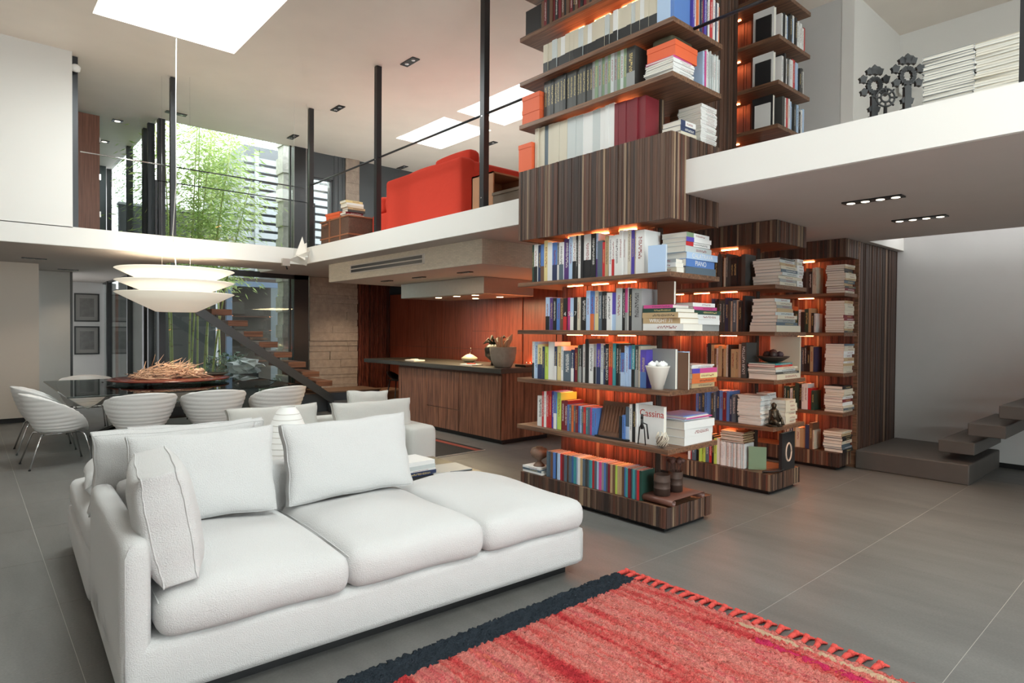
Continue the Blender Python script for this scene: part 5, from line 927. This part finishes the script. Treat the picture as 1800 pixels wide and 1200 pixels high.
def bamboo(label,x,y,h,lean,r,leaf0,nl,seed):
    rr=random.Random(seed); t=thing('bamboo',label,'bamboo',(x,y,-.02),0,'bamboo in the courtyard'); N=14
    P=[Vector((lean[0]*(k/N)**1.6,lean[1]*(k/N)**1.6,h*k/N)) for k in range(N+1)]; m=MB(); m.tube(P,[r*(1-.65*k/N) for k in range(N+1)],8); c=m.build('culm',culmm,t); m=MB()
    for k in range(1,N): m.M=T(*P[k]); m.lathe([(r*(1-.65*k/N)*1.0,-.012),(r*(1-.65*k/N)*1.22,0),(r*(1-.65*k/N),.012)],8,cap=False)
    m.build('nodes',nodem,c); m=MB()
    for i in range(int(nl*.72)):
        f=rr.uniform(leaf0,1); k=f*N; a=P[int(k)] if k<N else P[-1]; b=P[min(N,int(k)+1)]; o=a.lerp(b,k-int(k)); an=rr.uniform(0,6.28); q=abs(rr.gauss(0,.36)); base=o+Vector((math.cos(an)*q,math.sin(an)*q,rr.gauss(0,.12)-.25*q))
        L=rr.uniform(.09,.18); d=Vector((math.cos(an+rr.gauss(0,.6)),math.sin(an+rr.gauss(0,.6)),rr.uniform(-1.0,.2))).normalized(); s=d.cross(Vector((rr.gauss(0,1),rr.gauss(0,1),rr.gauss(0,1)))).normalized()*L*.085
        m.add([base,base+d*L*.4+s,base+d*L,base+d*L*.4-s],[(0,1,2,3)])
    o=m.build('foliage',leafm[seed%3],t,kind='stuff'); return t
for i,(x,y,h,lean,l0,nl) in enumerate(((2.86,12.6,5.6,(-.15,.1),.55,900),(3.11,12.55,5.9,(.2,.1),.50,1300),(3.19,12.75,5.2,(.35,-.1),.48,1300),(3.27,12.6,6.2,(.1,.2),.5,1400),(3.34,12.5,4.9,(.5,.05),.52,1400),(3.42,12.8,5.4,(.6,.2),.5,1500),(3.50,12.6,4.4,(.75,0),.55,1200),(2.98,13.2,6.0,(-.3,.2),.45,1200),(3.7,13.6,5.8,(.2,.1),.42,1500),(4.2,14.4,6.2,(-.2,.1),.40,1500))):
    bamboo(f'green bamboo stem, {NTH[i]} of the courtyard clump counted from corridor side' if i<7 else f'leafy bamboo stem, {NTH[i-7]} of the rear courtyard row',x,y,h,lean,.022,l0,nl,i+1)
def shrub(label,x,y,z,r,n,seed,col,nm='shrub'):
    rr=random.Random(seed); t=thing(nm,label,nm.split('_')[-1],(x,y,z)); m=MB()
    for i in range(n):
        v=Vector((rr.gauss(0,1),rr.gauss(0,1),rr.gauss(0,.9))).normalized()*r*rr.uniform(.45,1); v.z+=r; d=Vector((rr.gauss(0,1),rr.gauss(0,1),rr.gauss(0,1))).normalized(); s=d.orthogonal().normalized()*.018; m.add([v,v+d*.05+s,v+d*.11,v+d*.05-s],[(0,1,2,3)])
    m.build('foliage',plain('shrub_'+str(seed),col,.6),t,kind='stuff'); MB().tube([(0,0,-max(0,z)-.02),(.02,0,r*.6),(0,.02,r*1.1)],[.02+.03*(z>1),.015,.006],6).build('stem',plain('bark',(.12,.08,.05),.9),t)
shrub('dark leafy shrub behind the courtyard bamboo',3.95,13.1,-.02,.55,1500,31,(.05,.10,.05)); shrub('tall green tree crown above the louvred house',7.6,23.0,4.8,2.2,3500,32,(.16,.30,.08),'garden_tree'); shrub('round green tree crown beyond the dark courtyard wall',2.9,20.5,4.2,2.4,3500,33,(.20,.34,.10),'garden_tree'); shrub('low fern beside the courtyard glass door',4.50,12.1,-.02,.28,700,34,(.07,.13,.06))
rk=thing('rock_sculpture','pale jagged rock on a plinth behind courtyard glass','rock',(3.95,12.05,0)); rr=random.Random(6); bm=bmesh.new(); bmesh.ops.create_icosphere(bm,subdivisions=3,radius=.25)
for v in bm.verts: k=1+rr.uniform(-.28,.28); v.co=(v.co.x*1.2*k,v.co.y*.7*k,v.co.z*.6*k+.80)
me=bpy.data.meshes.new('rock'); bm.to_mesh(me); bm.free(); me.materials.append(plain('quartz',(.62,.66,.68),.5)); link('rock',me,rk); bx(-.2,.2,-.15,.15,0,.68).build('plinth',dgrey,rk)
# neighbouring house with louvres, courtyard wall and blue framed door
hs=thing('neighbour_house','grey louvred neighbouring house beyond the courtyard','building',(6.6,16.4,0),world=True); lou=plain('louvre_grey',(.42,.44,.46),.6); bx(5.35,9.5,16.4,20,0,6.2).build('wall',plain('house_grey',(.20,.21,.22),.8),hs)
for k in range(14): bx(5.25,9.5,16.22,16.30,3.0+.21*k,3.14+.21*k).build('louvre',lou,hs)
for x in (5.55,6.25,7.0): bx(x,x+.09,16.16,16.24,2.8,6.0).build('mullion',lou,hs)
cw=thing('courtyard_wall','dark rendered courtyard wall behind the bamboo','wall',(4.0,15.6,0),world=True); bx(2.5,4.42,15.5,15.7,0,4.15).build('wall',plain('dark_render',(.07,.072,.075),.8),cw); bx(2.48,4.44,15.48,15.72,4.15,4.2).build('coping',lou,cw)
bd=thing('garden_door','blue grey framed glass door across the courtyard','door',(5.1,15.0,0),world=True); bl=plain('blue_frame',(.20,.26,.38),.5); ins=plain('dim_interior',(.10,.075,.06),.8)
for a in ((4.50,4.62,14.95,15.05,0,2.62),(5.85,5.97,14.95,15.05,0,2.62)): bx(*a).build('jamb',bl,bd)
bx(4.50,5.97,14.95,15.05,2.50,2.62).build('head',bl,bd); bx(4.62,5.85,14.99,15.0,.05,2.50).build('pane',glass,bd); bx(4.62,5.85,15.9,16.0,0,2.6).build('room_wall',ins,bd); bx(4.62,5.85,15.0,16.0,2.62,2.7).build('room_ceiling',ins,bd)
for k in range(3): bx(4.9,5.7,15.7,15.9,.7+.55*k,.73+.55*k).build('room_shelf',treadw,bd)
